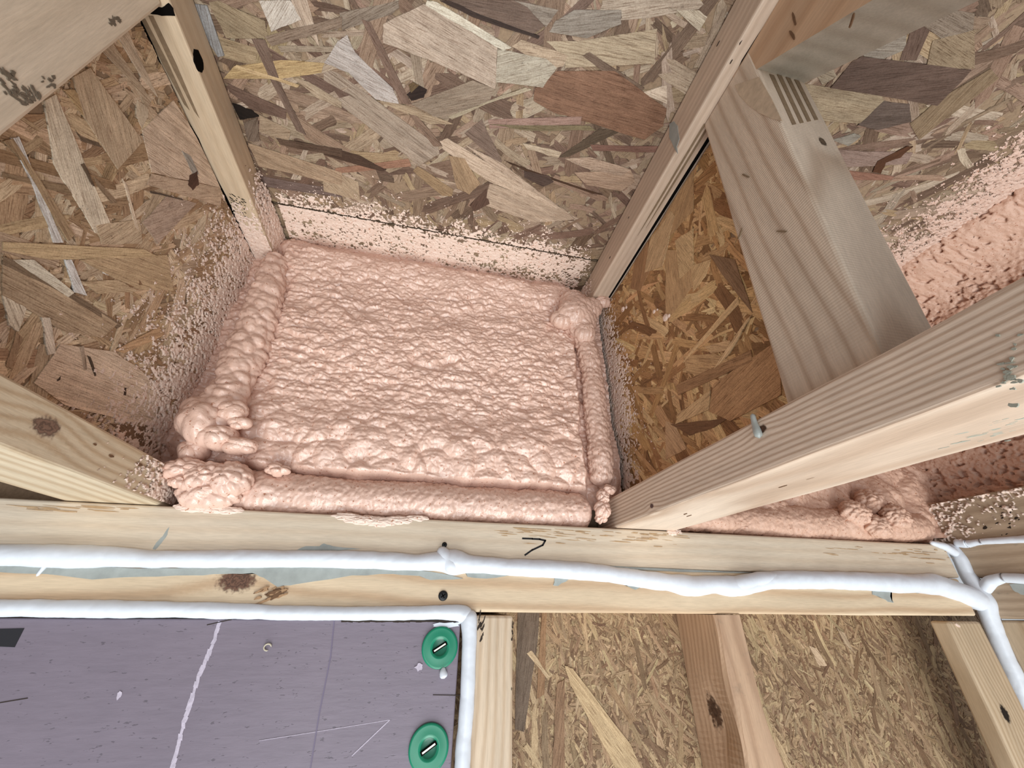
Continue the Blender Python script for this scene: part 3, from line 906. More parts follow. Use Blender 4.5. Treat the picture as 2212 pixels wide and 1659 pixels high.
# struts
g = Geo(); board(g, .263, .319, .1445, .2165, Z1 + .0003, ZB - .0004, .0025, seed=8, shear=[(1, 2, -.085, Z1)])
XS = .263
g.prism([at(px, py, 0, XS) for px, py in [(1588, 184), (1598, 206), (1618, 228), (1642, 245), (1668, 256), (1690, 262), (1668, 215), (1640, 166)]], (-1, 0, 0), .0003, 2)
for i in range(4):
    x = .275 + i * .0100
    z0, z1 = .368 + i * .006, .447 + i * .008
    yy = [.1445 - .085 * (z - Z1) for z in (z0, z1)]
    g.prism([(x, yy[0], z0), (x + .0050, yy[0], z0 + .003), (x + .0050, yy[1], z1), (x, yy[1], z1)], (0, -1, -.085), .0004, 1)
for i, (px, py, a) in enumerate([(1690, 500, .9), (1600, 505, -.7), (1612, 380, 1.2)]):
    c = at(px, py, 0, XS); blotch(g, c, (0, math.cos(a), math.sin(a)), (0, -math.sin(a), math.cos(a)), .0055, .0008, (-1, 0, 0), 1, 9, i, .0006)
put(g, 'strut', [W_strut, M_groove, plain('planed_wood', (190, 170, 147), .6, .25, 1, 150, .1)], jr)
g = Geo()
# slanting strut going down towards the room
prof = [(.1385, .4755), (.1385, ZB - .0006), (.0545, ZB - .0006), (-.255, Z1 + .0004), (-.164, Z1 + .0004)]
x0, x1 = .2635, .318
for (x, sg) in ((x0, -1), (x1, 1)):
    g.poly3([(x, y, z) for y, z in (prof if sg > 0 else prof[::-1])], 0)
for i in range(5):
    (ya, za), (yb, zb) = prof[i], prof[(i + 1) % 5]
    g.poly3([(x0, ya, za), (x0, yb, zb), (x1, yb, zb), (x1, ya, za)][::1], 1 if i in (4, 0) else 0)
for i, (px, py, a, L) in enumerate([(1716, 42, 1.35, .008), (1712, 75, 1.45, .008), (1840, 45, .8, .004)]):
    blotch(g, at(px, py, 0, x0), (0, -math.cos(a), math.sin(a)), (0, math.sin(a), math.cos(a)), L, .0011, (-1, 0, 0), 2, 10, i)
put(g, 'slanting_strut', [W_strut2, wood('grey_strut_underside', (178, 170, 154), (146, 134, 116), 1, (.28, 2.0), 60, .1, amount=.4, seed=33, warp=.004), M_brown], jr)
# glue drip and dried foam on the flange
g2 = []
gl = roll('glue_drip', [at(1625, 893, 0, XR - .0012), at(1630, 915, 0, XR - .002), at(1637, 935, 0, XR - .003), at(1641, 947, 0, XR - .002)], [.0018, .0022, .0032, .0026], [M_grey], jr, 3, lump=.0002, fine=.0001)
gl['label'] = 'dried grey glue drip'

# ---- plates
pu = empty('top_plate', (-.05, .57, .041), 'upper pine wall plate carrying the joists, marked with a black seven', 'wall plate')
g = Geo(); board(g, -1.0, .812, .5, .64, .0412, .0888, .003, seed=10, nl=70, wob=.0005, seg=3)
for i in range(70):
    px = R_.uniform(1080, 1480); py = 1140 + (px - 1080) * .035 + abs(R_.gauss(0, 12))
    blotch(g, at(px, py, 1, .5), (1, 0, -.03), (0, 0, 1), R_.uniform(.003, .014), R_.uniform(.0002, .0007), (0, -1, 0), 1, 7, i, .00015, .5)
for i in range(40):
    px = R_.uniform(1780, 2060); py = 1178 + (px - 1780) * .035 + abs(R_.gauss(0, 12))
    blotch(g, at(px, py, 1, .5), (1, 0, -.03), (0, 0, 1), R_.uniform(.003, .014), R_.uniform(.0002, .0007), (0, -1, 0), 1, 7, i, .00015, .5)
for i in range(14):
    px = R_.uniform(20, 340); py = 1093 + abs(R_.gauss(0, 10))
    blotch(g, at(px, py, 1, .5), (1, 0, -.03), (0, 0, 1), R_.uniform(.004, .018), R_.uniform(.0002, .0008), (0, -1, 0), 1, 7, i, .00015, .5)
for q in ([(330, 1186), (338, 1172), (352, 1158), (366, 1138), (362, 1155), (350, 1172), (336, 1188)],
          [(640, 1189), (660, 1180), (690, 1180), (700, 1174), (720, 1180), (780, 1186), (700, 1192)],
          [(1300, 1222), (1360, 1225), (1520, 1232), (1640, 1238), (1500, 1236), (1400, 1232), (1330, 1228)],
          [(1640, 1222), (1662, 1210), (1672, 1218), (1726, 1220), (1730, 1228), (1640, 1232)]):
    g.prism(jag(q, 1, .5, .8, 3, len(q)), (0, -1, 0), .0003, 2)
put(g, 'plank', [W_plateU, plain('raised_splinters', (176, 146, 112), .7, .2, 1, 200, .2), M_grey], pu)
g = Geo()


def stroke(g, pts, w, m=0):
    for a, b in zip(pts[:-1], pts[1:]):
        a, b = np.array(a), np.array(b)
        d = (b - a) / np.linalg.norm(b - a); n = np.array([-d[1], d[0]]) * w
        q = [a - d * w * .6 + n, b + d * w * .6 + n * .9, b + d * w * .6 - n, a - d * w * .6 - n * .8]
        g.prism([at(x, y, 1, .5) for x, y in q], (0, -1, 0), .00035, m)


stroke(g, [(1129, 1163), (1150, 1164), (1166, 1165), (1178, 1168), (1172, 1178), (1150, 1188), (1134, 1199)], 2.0)
mk = put(g, 'marker_numeral', [M_ink], pu); mk['label'] = 'seven drawn in black marker'

pl = empty('top_plate', (-.05, .57, -.009), 'lower pine wall plate with a torn brown knot, under the long white bead', 'wall plate')
g = Geo(); board(g, -1.0, .806, .5005, .64, -.0088, .0402, .003, seed=11, nl=70, wob=.0005, seg=3)
greys = [[(0, 1222), (140, 1222), (300, 1228), (430, 1226), (560, 1220), (640, 1222), (760, 1222), (860, 1226), (960, 1240), (1000, 1250), (930, 1253), (905, 1244), (850, 1240), (760, 1243), (640, 1262), (600, 1268), (570, 1248), (545, 1238), (480, 1240), (420, 1243), (300, 1246), (200, 1252), (100, 1240), (0, 1236)],
         [(1000, 1228), (1120, 1232), (1290, 1244), (1390, 1258), (1388, 1266), (1372, 1274), (1350, 1262), (1290, 1250), (1230, 1250), (1205, 1266), (1195, 1264), (1200, 1245), (1120, 1242), (1050, 1250), (1010, 1246)],
         [(1882, 1262), (1925, 1264), (1950, 1266), (1985, 1268), (1983, 1282), (1965, 1276), (1952, 1268), (1925, 1270), (1922, 1288), (1930, 1302), (1918, 1300), (1900, 1290), (1884, 1284)]]
for i, q in enumerate(greys):
    pts = jag(q, 1, .5003, 1.2, 3, i + 40)
    bm = bmesh.new(); vs = [bm.verts.new(p) for p in pts]; bm.faces.new(vs)
    res = bmesh.ops.triangulate(bm, faces=bm.faces[:])
    for f in bm.faces: g.prism([np.array(v.co) for v in f.verts], (0, -1, 0), .0006, 1)
    bm.free()
put(g, 'plank', [W_plateL, M_grey], pl)
# torn knot
kb = []
c0 = at(590, 1282, 1, .5)
g = Geo()
for i in range(26):
    a = R_.uniform(0, 6.28); rr = abs(R_.gauss(0, .006))
    blotch(g, c0 + np.array([math.cos(a) * rr * 1.5, 0, math.sin(a) * rr * .7]), (.9, 0, .35), (-.35, 0, .9), R_.uniform(.002, .007), R_.uniform(.0006, .002), (0, -1, 0), i % 2, 9, i, R_.uniform(.0004, .0015), .45)
o = put(g, 'torn_knot', [M_brown, plain('torn_fibre', (168, 134, 102), .7, .2, 1, 300, .3)], pl)
o['label'] = 'torn brown knot'

# ---- black screws
def screw(px, py, label, r=.0052, y=.5):
    c = at(px, py, 1, y)
    e = empty('drywall_screw', tuple(c), label, 'screw')
    n = 28; prof = [(0, -.0012), (r * .45, -.0012), (r * .9, -.0011), (r, -.0006), (r * .98, .0004)]
    V = []; Fq = []
    for k, (rr, yy) in enumerate(prof):
        for i in range(n):
            a = 2 * math.pi * i / n
            V.append((c[0] + rr * math.cos(a), c[1] + yy, c[2] + rr * math.sin(a)))
    for k in range(len(prof) - 1):
        for i in range(n):
            j = (i + 1) % n
            Fq.append((k * n + i, k * n + j, (k + 1) * n + j, (k + 1) * n + i))
    mesh_obj('head', V, Fq, M_blacksteel, e, True)
    g = Geo()
    for a in (.6, .6 + math.pi / 2):
        u = np.array([math.cos(a), 0, math.sin(a)]); v = np.array([-math.sin(a), 0, math.cos(a)])
        g.prism([c + u * r * .55 + v * r * .1 + (0, -.0012, 0), c + u * r * .55 - v * r * .1 + (0, -.0012, 0), c - u * r * .55 - v * r * .1 + (0, -.0012, 0), c - u * r * .55 + v * r * .1 + (0, -.0012, 0)], (0, -1, 0), .00012, 0)
    put(g, 'cross_recess', [M_black], e)
    return e


screw(957, 1287, 'black cross-head screw in the lower plate above the purple board')
screw(960, 1177, 'small black screw half hidden by the top of the white bead', .003, .4995)

# ---- studs
s1 = mesh_obj
g = Geo(); board(g, .066, .109, .5, .589, -.36, -.0115, .003, seed=12)
for i in range(16):
    px = 1037 + R_.gauss(0, 5); py = 1352 + R_.gauss(0, 12)
    blotch(g, at(px, py, 1, .5), (.3, 0, .95), (.95, 0, -.3), R_.uniform(.001, .004), R_.uniform(.0005, .0012), (0, -1, 0), 1, 8, i, .00015, .5)
for i in range(8):
    px = 1107 + R_.gauss(0, 2); py = 1358 + R_.gauss(0, 12)
    blotch(g, at(px, py, 1, .5), (.1, 0, 1), (1, 0, -.1), R_.uniform(.001, .003), R_.uniform(.0003, .0006), (0, -1, 0), 1, 8, i, .00015, .5)
tag(put(g, 'wall_stud', [W_stud, M_dark]), 'pine stud beside the purple board and its white bead', 'stud')
# second stud with wane
bm = bmesh.new()
n = 60; zs = np.linspace(-.36, -.0095, n)
V = []; Fq = []
for k, z in enumerate(zs):
    t = z
    bul = .012 * math.exp(-((z + .165) / .035) ** 2)
    dent = .010 * math.exp(-((z + .125) / .030) ** 2)
    xr = .4085 + bul * .9
    xl = .3705
    wane = .007 + .004 * math.sin(z * 60)
    prof = [(xl + .002, .589), (xl, .587), (xl + dent * .4, .56), (xl + dent, .54), (xl, .5 + wane), (xl + .002, .5 + wane * .35), (xl + wane * .8, .5),
            ((xl + xr) / 2, .4998), (xr - .003, .5), (xr, .5035), (xr, .587), (xr - .002, .589)]
    for p in prof: V.append((p[0], p[1], z))
m = len(prof)
for k in range(n - 1):
    for i in range(m):
        j = (i + 1) % m
        Fq.append((k * m + i, k * m + j, (k + 1) * m + j, (k + 1) * m + i))
Fq.append(tuple(range(m))[::-1]); Fq.append(tuple((n - 1) * m + i for i in range(m)))
tag(mesh_obj('wall_stud', V, Fq, [W_stud2], None, False), 'rough brown stud with bark-edged knot between the two bare sheathing bays', 'stud')
g = Geo(); board(g, .745, .806, .5, .524, -.36, -.0155, .003, seed=13)
blotch(g, at(2068, 1351, 1, .5), (.9, 0, -.5), (.5, 0, .9), .003, .0018, (0, -1, 0), 1, 10, 2, .0008, .3)
tag(put(g, 'wall_stud', [W_stud3, M_film]), 'stud with a black knot beside the corner sealant bead', 'stud')

# ---- wall running towards the room on the right
XW = .835
g = Geo(); board(g, XW, XW + .12, -.2, .4995, .0412, .0885, .003, seed=14)
tag(put(g, 'side_wall_plate', [W_end]), 'upper plate end of the side wall at the right edge of the photo', 'wall plate')
g = Geo(); board(g, XW, XW + .12, -.2, .4995, -.012, .0400, .003, seed=15)
g.prism(jag([(2180, 1262), (2212, 1262), (2230, 1290), (2205, 1284), (2188, 1274)], 0, XW, 1, 3, 4), (-1, 0, 0), .0004, 1)
tag(put(g, 'side_wall_plate', [W_end, M_grey]), 'lower plate end of the side wall, smeared grey under the bead', 'wall plate')
g = Geo(); board(g, XW, XW + .12, .40, .4995, -.36, -.0135, .003, seed=16)
tag(put(g, 'wall_stud', [W_stud3]), 'side wall stud at the right edge, right of the corner bead', 'stud')
g = Geo(); board(g, XW, XW + .089, -.3, .56, .0895, .155, .003, seed=17)
for i in range(22):
    px = R_.gauss(2165, 14); py = R_.gauss(1115, 22)
    blotch(g, at(px, py, 0, XW), (0, 1, -.5), (0, .5, 1), R_.uniform(.0008, .003), R_.uniform(.0004, .0014), (-1, 0, 0), 1, 8, i, .0002, .5)
tag(put(g, 'ledger_beam', [W_end, M_dark]), 'foam-flecked beam lying on the side wall plate at right', 'beam')

# ================================================================ PURPLE BOARD
ib = empty('insulation_board', (-.45, .53, -.36), 'purple rigid insulation board filling the wall bay at lower left', 'insulation board')
t = NT('purple_foam_board')
wp = t.n('ShaderNodeAttribute', attribute_name='wp').outputs['Vector']
n1 = t.noise(t.scl(wp, (40, 1, 240)), 1, 4, .6); n2 = t.noise(wp, 8, 3)
c = t.mix(n2, lin((116, 106, 118)), lin((130, 119, 130)))
c = t.mix(.5, c, t.ramp(n1, [(.3, .82), (.7, 1.05)]), 'MULTIPLY')
pits = t.ramp(t.noise(t.scl(wp, (160, 1, 420)), 1, 2), [(.27, .55), (.33, 1.0)])
c = t.mix(.8, c, pits, 'MULTIPLY')
t.l(c, t.b.inputs['Base Color']); t.b.inputs['Roughness'].default_value = .42; t.b.inputs['Specular IOR Level'].default_value = .35
t.bump(t.math('ADD', n1, pits), .3, .0008)
g = Geo(); board(g, -.95, .0492, .5015, .56, -.36, -.0165, .0012, nl=20, seed=20, wob=.0002)
M_scuff = plain('white_scuff', (186, 176, 190), .6, .2, 1, 300, .3)
M_line = plain('dull_dent_line', (112, 102, 122), .5, .3)


def strokeY(g, pts, w, m, y=.5015, th=.0003, seed=0, jit=.0):
    rr = random.Random(seed)
    for a, b in zip(pts[:-1], pts[1:]):
        a, b = np.array(a, float), np.array(b, float)
        L = np.linalg.norm(b - a); k = max(1, int(L / 12)); d = (b - a) / L; n = np.array([-d[1], d[0]])
        for i in range(k):
            p = a + (b - a) * i / k; q = a + (b - a) * (i + 1) / k
            w1 = w * (1 + rr.uniform(-jit, jit)); w2 = w * (1 + rr.uniform(-jit, jit))
            g.prism([at(*(p + n * w1), 1, y), at(*(q + n * w2), 1, y), at(*(q - n * w1), 1, y), at(*(p - n * w2), 1, y)], (0, -1, 0), th, m)


strokeY(g, [(475, 1342), (460, 1392), (430, 1460), (398, 1560), (372, 1662)], 4.2, 1, seed=3, jit=.45)
strokeY(g, [(722, 1340), (714, 1420), (690, 1540), (670, 1662)], 1.4, 2, seed=4)
strokeY(g, [(842, 1555), (760, 1633)], 1.0, 1, seed=5)
strokeY(g, [(842, 1555), (700, 1578), (560, 1600)], .6, 1, seed=6, th=.0002)
strokeY(g, [(935, 1501), (996, 1502)], .8, 3, seed=7)
strokeY(g, [(0, 1518), (60, 1508)], 1.0, 3, seed=8)
strokeY(g, [(447, 1350), (500, 1338)], .9, 3, seed=8)
strokeY(g, [(737, 1342), (985, 1342)], 2.2, 3, seed=9, jit=.5)
for i, (px, py, ru, rv) in enumerate([(258, 1501, .0016, .003), (975, 1350, .012, .002), (955, 1349, .01, .0018), (905, 1440, .004, .003), (980, 1380, .003, .004)]):
    blotch(g, at(px, py, 1, .5015), (1, 0, .1), (-.1, 0, 1), ru, rv, (0, -1, 0), 1 if i in (0, 3, 4) else 4, 14, i, .0008 if i else .0004, .35)
put(g, 'panel', [t.m, M_scuff, M_line, M_dark, M_bead], ib)
ring = []
c = at(578, 1398, 1, .5005)
th = np.linspace(0, 5.2, 12)
rg = roll('curl_of_swarf', [c + np.array([math.cos(a) * .0035, 0, math.sin(a) * .003]) for a in th], [.0007] * 12, [plain('pale_swarf', (190, 180, 160), .5)], ib, 2, lump=.0001, fine=.0001, kw=.2)
g = Geo(); g.prism([at(-60, 1360, 1, .5015), at(53, 1357, 1, .5015), at(32, 1398, 1, .5015), at(-60, 1394, 1, .5015)], (0, -1, 0), .0004, 0)
tag(put(g, 'black_tape_mark', [plain('black_film', (34, 32, 36), .4, .4)]), 'black tape patch on the purple board at the left edge', 'tape')

# green cap fasteners
def cap(px, py, label, ang):
    c = at(px, py, 1, .5015)
    e = empty('cap_fastener', tuple(c), label, 'fastener', 'green cap fasteners on the purple board')
    n = 48
    prof = [(.0, -.0002), (.0060, -.0004), (.0078, -.0012), (.0092, -.0024), (.0105, -.0026), (.0130, -.0018), (.0168, -.0024), (.0184, -.0022), (.0190, -.0014), (.0188, .0002)]
    V = []; Fq = []; fm = []
    for k, (rr, yy) in enumerate(prof):
        for i in range(n):
            a = 2 * math.pi * i / n
            V.append((c[0] + rr * math.cos(a), c[1] + yy - .0006, c[2] + rr * math.sin(a)))
    for k in range(len(prof) - 1):
        for i in range(n):
            j = (i + 1) % n
            Fq.append((k * n + i, k * n + j, (k + 1) * n + j, (k + 1) * n + i)); fm.append(1 if k < 2 else 0)
    mesh_obj('washer', V, Fq, [M_green, M_green2], e, True, fm)
    u = np.array([math.cos(ang), 0, math.sin(ang)]); v = np.array([-math.sin(ang), 0, math.cos(ang)])
    g = Geo()
    base = c + np.array([0, -.0016, 0])
    g.prism([base + u * .0082 + v * .0018, base + u * .0082 - v * .0018, base - u * .0082 - v * .0018, base - u * .0082 + v * .0018], (0, -1, 0), .0008, 0)
    s = put(g, 'slot', [M_black], e)
    g = Geo()
    base = c + np.array([0, -.0024, 0])
    g.prism([base + u * .0066 + v * .0007, base + u * .0066 - v * .0007, base - u * .0066 - v * .0007, base - u * .0066 + v * .0007], (0, -1, 0), .0008, 0)
    s = put(g, 'pin', [M_steel], e); s['label'] = 'pale steel pin'
    return e


cap(950, 1398, 'upper green plastic cap fastener beside the bead corner', .52)
cap(926, 1615, 'lower green plastic cap fastener at the bottom edge', .52)
vv = roll(None, [at(958, 1440, 1, .5), at(957, 1452, 1, .499), at(960, 1466, 1, .499)], [.0012, .0034, .0044], None, None, 2, lump=.0002, fine=.0001)
tag(mesh_obj('sealant_drip', vv[0], vv[1], [M_bead], None, True), 'white drip of sealant under the upper green cap', 'sealant')

# ================================================================ WHITE SEALANT BEADS
def bead(name, segs, label, seed=0, lump=.0008):
    vs = []
    for i, (pts, rad) in enumerate(segs):
        vs.append(roll(None, pts, rad, None, None, seed + i, lump=lump * 1.6, lsz=.03, fine=.00012, kw=.6))
    v, f = join(vs)
    return tag(mesh_obj(name, v, f, [M_bead], None, True), label, 'sealant')


Y0 = .5005
bp = [(-80, 1196, .0082), (0, 1199, .0082), (60, 1199, .0084), (150, 1202, .0088), (250, 1203, .008), (330, 1208, .0074), (450, 1207, .0070), (560, 1207, .0074), (680, 1207, .0080), (800, 1210, .0074), (900, 1215, .0072), (945, 1212, .0086), (985, 1214, .0125), (1010, 1218, .0084), (1100, 1225, .0078), (1200, 1229, .0080), (1300, 1238, .0082), (1380, 1250, .0084), (1440, 1258, .0090), (1475, 1264, .0108), (1500, 1266, .0108), (1535, 1262, .0086), (1575, 1266, .0106), (1600, 1266, .0104), (1660, 1253, .0094), (1740, 1252, .0096), (1850, 1255, .0100), (1950, 1260, .0108), (2020, 1262, .0118), (2070, 1278, .0120), (2110, 1296, .0120), (2130, 1300, .0100)]
bead('sealant_bead', [([at(x, y, 1, Y0) for x, y, r in bp], [r * 1.17 for *_, r in bp]),
                      ([at(948, 1183, 1, .499), at(960, 1200, 1, .497), at(976, 1222, 1, .496), at(984, 1236, 1, .498)], [.004, .008, .009, .0055]),
                      ([at(1560, 1268, 1, .498), at(1590, 1262, 1, .496), at(1640, 1252, 1, .497), at(1690, 1246, 1, .498)], [.006, .0095, .009, .006]),
                      ([at(60, 1205, 1, .4985), at(95, 1208, 1, .4985), at(98, 1222, 1, .4995), at(84, 1240, 1, .5), at(78, 1246, 1, .5005)], [.004, .004, .0022, .0016, .0008])],
     'long wavy white sealant bead between the two plates', 3)
bl = [(-80, 1314), (0, 1313), (150, 1315), (300, 1316), (450, 1318), (560, 1322), (640, 1324), (760, 1325), (880, 1324), (960, 1322), (1000, 1324), (1016, 1336)]
bv = [(1014, 1316), (1013, 1340), (1014, 1380), (1012, 1430), (1010, 1480), (1008, 1530), (1004, 1580), (1000, 1630), (998, 1700)]
bead('sealant_bead', [([at(x, y, 1, Y0) for x, y in bl], [.0078, .0076, .0074, .0072, .0072, .0064, .0064, .0062, .0064, .0068, .0086, .0090]),
                      ([at(x, y, 1, Y0) for x, y in bv], [.0084, .0092, .0080, .0078, .0076, .0078, .0074, .0076, .0072])],
     'white sealant bead bordering the purple board on two sides', 13)
cn = [(2040, 1178, .004), (2058, 1184, .007), (2072, 1205, .0088), (2088, 1240, .0090), (2108, 1268, .0100), (2128, 1300, .0120), (2140, 1340, .0100), (2158, 1390, .0094), (2186, 1450, .0096), (2212, 1520, .0096), (2240, 1590, .0100), (2260, 1680, .01)]
bead('sealant_bead', [([at(x, y, 0, XW - .002) if y < 1300 else at(x, y, 0, XW - .004) for x, y, r in cn], [r for *_, r in cn]),
                      ([at(2010, 1172, 1, .4975), at(2040, 1180, 1, .4965), at(2066, 1196, 0, XW - .004)], [.003, .0052, .006])],
     'white sealant bead running down the inside corner at right', 23)
bead('sealant_bead', [([at(x, y, 0, XW - .001) for x, y in [(2060, 1172), (2085, 1176), (2120, 1170), (2170, 1167), (2230, 1164), (2300, 1158)]], [.0062, .0052, .0040, .0042, .0050, .005])],
     'thin white bead under the foam-flecked beam at right', 33)
bead('sealant_bead', [([at(x, y, 0, XW - .001) for x, y in [(2122, 1278), (2140, 1256), (2165, 1248), (2212, 1250), (2300, 1256)]], [.0080, .0076, .0064, .0064, .006])],
     'white bead between the side wall plates at the right edge', 43)

# ================================================================ PINK FOAM
YF = .520
fb = empty('spray_foam_fill', (-.02, .54, ZP), 'lumpy pink spray foam filling the middle joist bay', 'spray foam')
cell = .0010
n, m = int(.60 / cell), int(.425 / cell)
a, b = np.meshgrid(np.linspace(-.325, .275, n), np.linspace(.118, ZT - .001, m), indexing='ij')
low = fbm(a * 22, b * 22, 5, 3) - .5
l1 = lumps(a + b * .15, b, .021, .0125, 3, .6)
l2 = lumps(a, b, .0085, .0060, 8, .5)
l3 = lumps(a, b, .028, .030, 12, .5)
bot = sstep(.27, .17, b)
top = sstep(.44, .50, b)
h = low * .012 + l1 * (.0056 - .0030 * bot - .003 * top) + l2 * (.0030 - .0014 * bot) + l3 * (.0030 + .0075 * bot) + (fbm(a * 450, b * 450, 4, 2) - .5) * .0008
h += (1 - np.abs(vn(a * 22 + fbm(a * 60, b * 60, 6, 2) * 1.2, b * 75 + fbm(a * 30, b * 30, 7, 2) * 3, 9) * 2 - 1)) * .0035 * (1 - bot)
h += .010 * np.exp(-((b - .19) / .045) ** 2) + .006 * np.exp(-((b - .36) / .06) ** 2)
edge = np.minimum(np.minimum(a + .285, .222 - a + (fbm(b * 60, b * 0, 2, 2) - .5) * .008) / .012, (b - .135) / .012)
h -= .018 * (1 - sstep(0, 1, edge))
h += sstep(.44, .50, b) * .012 - sstep(.505, .54, b) * .022
P = np.stack([a, YF - h, b], -1)
sheet('infill', P[::-1], np.ones((n - 1, m - 1), bool), [M_foam], fb)

lr = [(600, 552, .012, .500), (588, 590, .018, .498), (580, 630, .020, .496), (560, 690, .021, .496), (540, 745, .021, .496), (517, 800, .021, .495), (500, 850, .022, .494), (478, 890, .025, .490), (455, 925, .026, .490), (435, 958, .022, .494)]
roll('left_roll', [at(x, y, 1, Y + .008) for x, y, r, Y in lr], [r for _, _, r, _ in lr], [M_foam], fb, 51, fold=.0006, foldlen=.021, lump=.0090, lsz=.018, fine=.0005)
rr_ = [(1225, 635, .018, .504), (1245, 672, .031, .500), (1255, 710, .025, .502), (1266, 750, .017, .505), (1278, 800, .0145, .506), (1283, 850, .0150, .506), (1288, 900, .0155, .506), (1294, 950, .0165, .506), (1298, 1000, .0165, .506), (1300, 1050, .015, .508)]
roll('right_roll', [at(x, y, 1, Y + .002) for x, y, r, Y in rr_], [r for _, _, r, _ in rr_], [M_foam], fb, 61, fold=.0008, foldlen=.02, lump=.0045, lsz=.010, fine=.0011)
br = [(415, 1060, .022), (470, 1066, .023), (560, 1076, .0235), (700, 1084, .0235), (850, 1092, .0235), (1000, 1096, .0235), (1130, 1098, .0235), (1230, 1098, .0235), (1275, 1098, .021)]


def rest(P):
    P[..., 2] = np.maximum(P[..., 2], ZP + .0002 + .0 * P[..., 2]); return P


def at_yz(px, py, r):
    p = at(px, py, 1, .522 - (0.0))
    return np.array([p[0], .5235, ZP + r - .001])


roll('bottom_roll', [at_yz(x, y, r) for x, y, r in br], [r for *_, r in br], [M_foam], fb, 71, fold=.0012, foldlen=.035, lump=.0030, lsz=.010, fine=.0012, flat=rest)
tr = [(-.30, .500), (-.26, .508), (-.20, .516), (-.12, .52), (0, .522), (.10, .520), (.19, .516), (.235, .512)]
roll('top_roll', [(x, y + .027, ZT - .026) for x, y in tr], [.020, .026, .026, .025, .025, .025, .027, .022], [M_foam], fb, 81, fold=.0, lump=.0045, lsz=.012, fine=.0013)


def blob(name, spots, parent, seed, mat=M_foam, lump=.004, lsz=.009, fine=.0008):
    parts = []
    for i, (c, r, sq) in enumerate(spots):
        k = 56; kk = 80
        u = np.linspace(.02, math.pi - .02, k); v = np.linspace(0, 2 * math.pi, kk, endpoint=False)
        U, V = np.meshgrid(u, v, indexing='ij')
        d = np.stack([np.sin(U) * np.cos(V), np.cos(U), np.sin(U) * np.sin(V)], -1)
        aa = d[..., 0] * r + c[0] * 3; bb = d[..., 2] * r + c[2] * 3 + d[..., 1] * r * .4
        rr = r * (1 + (fbm(aa * 50, bb * 50, seed + i, 2) - .5) * .5) + (lumps(aa, bb, lsz, lsz, seed + i) - .5) * lump + (fbm(aa * 600, bb * 600, seed + i + 3, 2) - .5) * 2 * fine
        P = np.array(c) + d * rr[..., None] * np.array(sq)
        idx = np.arange(k * kk).reshape(k, kk); nx = np.roll(idx, -1, 1)
        parts.append((P.reshape(-1, 3), np.stack([idx[:-1], nx[:-1], nx[1:], idx[1:]], -1).reshape(-1, 4)))
    v, f = join(parts)
    return mesh_obj(name, v, f, [mat], parent, True)


blob('corner_lump', [(at(443, 905, 1, .490), .028, (1.0, .9, 1)), (at(500, 890, 1, .482), .014, (1.2, .8, .9)), (at(470, 945, 1, .487), .018, (1.2, 1, .8)), (at(515, 915, 1, .481), .008, (1.5, 1, 1)),
                     (at(520, 965, 1, .488), .013, (1.5, 1, .8)), (at(420, 975, 1, .498), .014, (1, 1, 1))], fb, 91, lump=.0045, lsz=.013, fine=.0004)
blob('corner_lump', [(at(400, 1015, 1, .488), .0125, (1.5, .8, .9)), (at(440, 1030, 1, .492), .018, (1.3, .9, 1)), (at(490, 1035, 1, .492), .019, (1.3, .9, .9)), (at(455, 1065, 1, .502), .0185, (1.6, 1, .9)), (at(388, 1040, 1, .488), .0085, (1.2, .8, .8)), (at(600, 1015, 1, .502), .008, (1.4, 1, .8))], fb, 95, lump=.0055, lsz=.007)
blob('corner_lump', [(at(1240, 678, 1, .490), .028, (1.1, .7, 1)), (at(1215, 690, 1, .496), .018, (1.1, .8, .9)), (at(1275, 668, 1, .492), .020, (1.1, .8, 1)), (at(1302, 652, 1, .488), .0125, (1.2, .8, .9)), (at(1262, 715, 1, .494), .019, (1, .8, 1.2)), (at(1190, 650, 1, .510), .016, (1.3, .8, 1))], fb, 99, lsz=.009, fine=.0008)
blob('corner_lump', [(at(1303, 1075, 1, .497), .0095, (1, .9, 1.1)), (at(1303, 1100, 1, .498), .0105, (1, .9, 1.1)), (at(1318, 1058, 1, .495), .007, (1.2, .9, .8)), (at(1297, 1118, 1, .503), .009, (1, .9, .9))], fb, 103, lsz=.006)
for k, sp in enumerate(([(420, 1097, .008), (455, 1100, .009), (490, 1103, .007)], [(755, 1118, .0075), (785, 1124, .010), (820, 1128, .010), (860, 1124, .008), (900, 1120, .006)], [(1452, 1152, .0065), (1464, 1150, .005)])):
    blob('smeared_edge', [(at(x, y, 1, .5015), r, (2.2 if k < 2 else 1.3, .35, .6)) for x, y, r in sp], fb, 107 + k, M_film, .0022, .004, .0012)
# small stray foam splats on the right strand board panel
for i, (x, y, r, lb) in enumerate([(1346, 668, .0042, 'heart-shaped foam splat on the right web panel'), (1413, 673, .0026, 'tiny foam drop on the right web panel, middle one'), (1438, 686, .0042, 'foam drop beside a dark hole on the right web panel')]):
    o = blob('foam_splat', [(at(x, y, 0, .2815), r, (.5, 1.1, 1)), (at(x + 7, y - 4, 0, .2815), r * .7, (.5, .9, .8))], None, 120 + i, M_film, .0006, .004, .0002)
    tag(o, lb, 'foam drop')

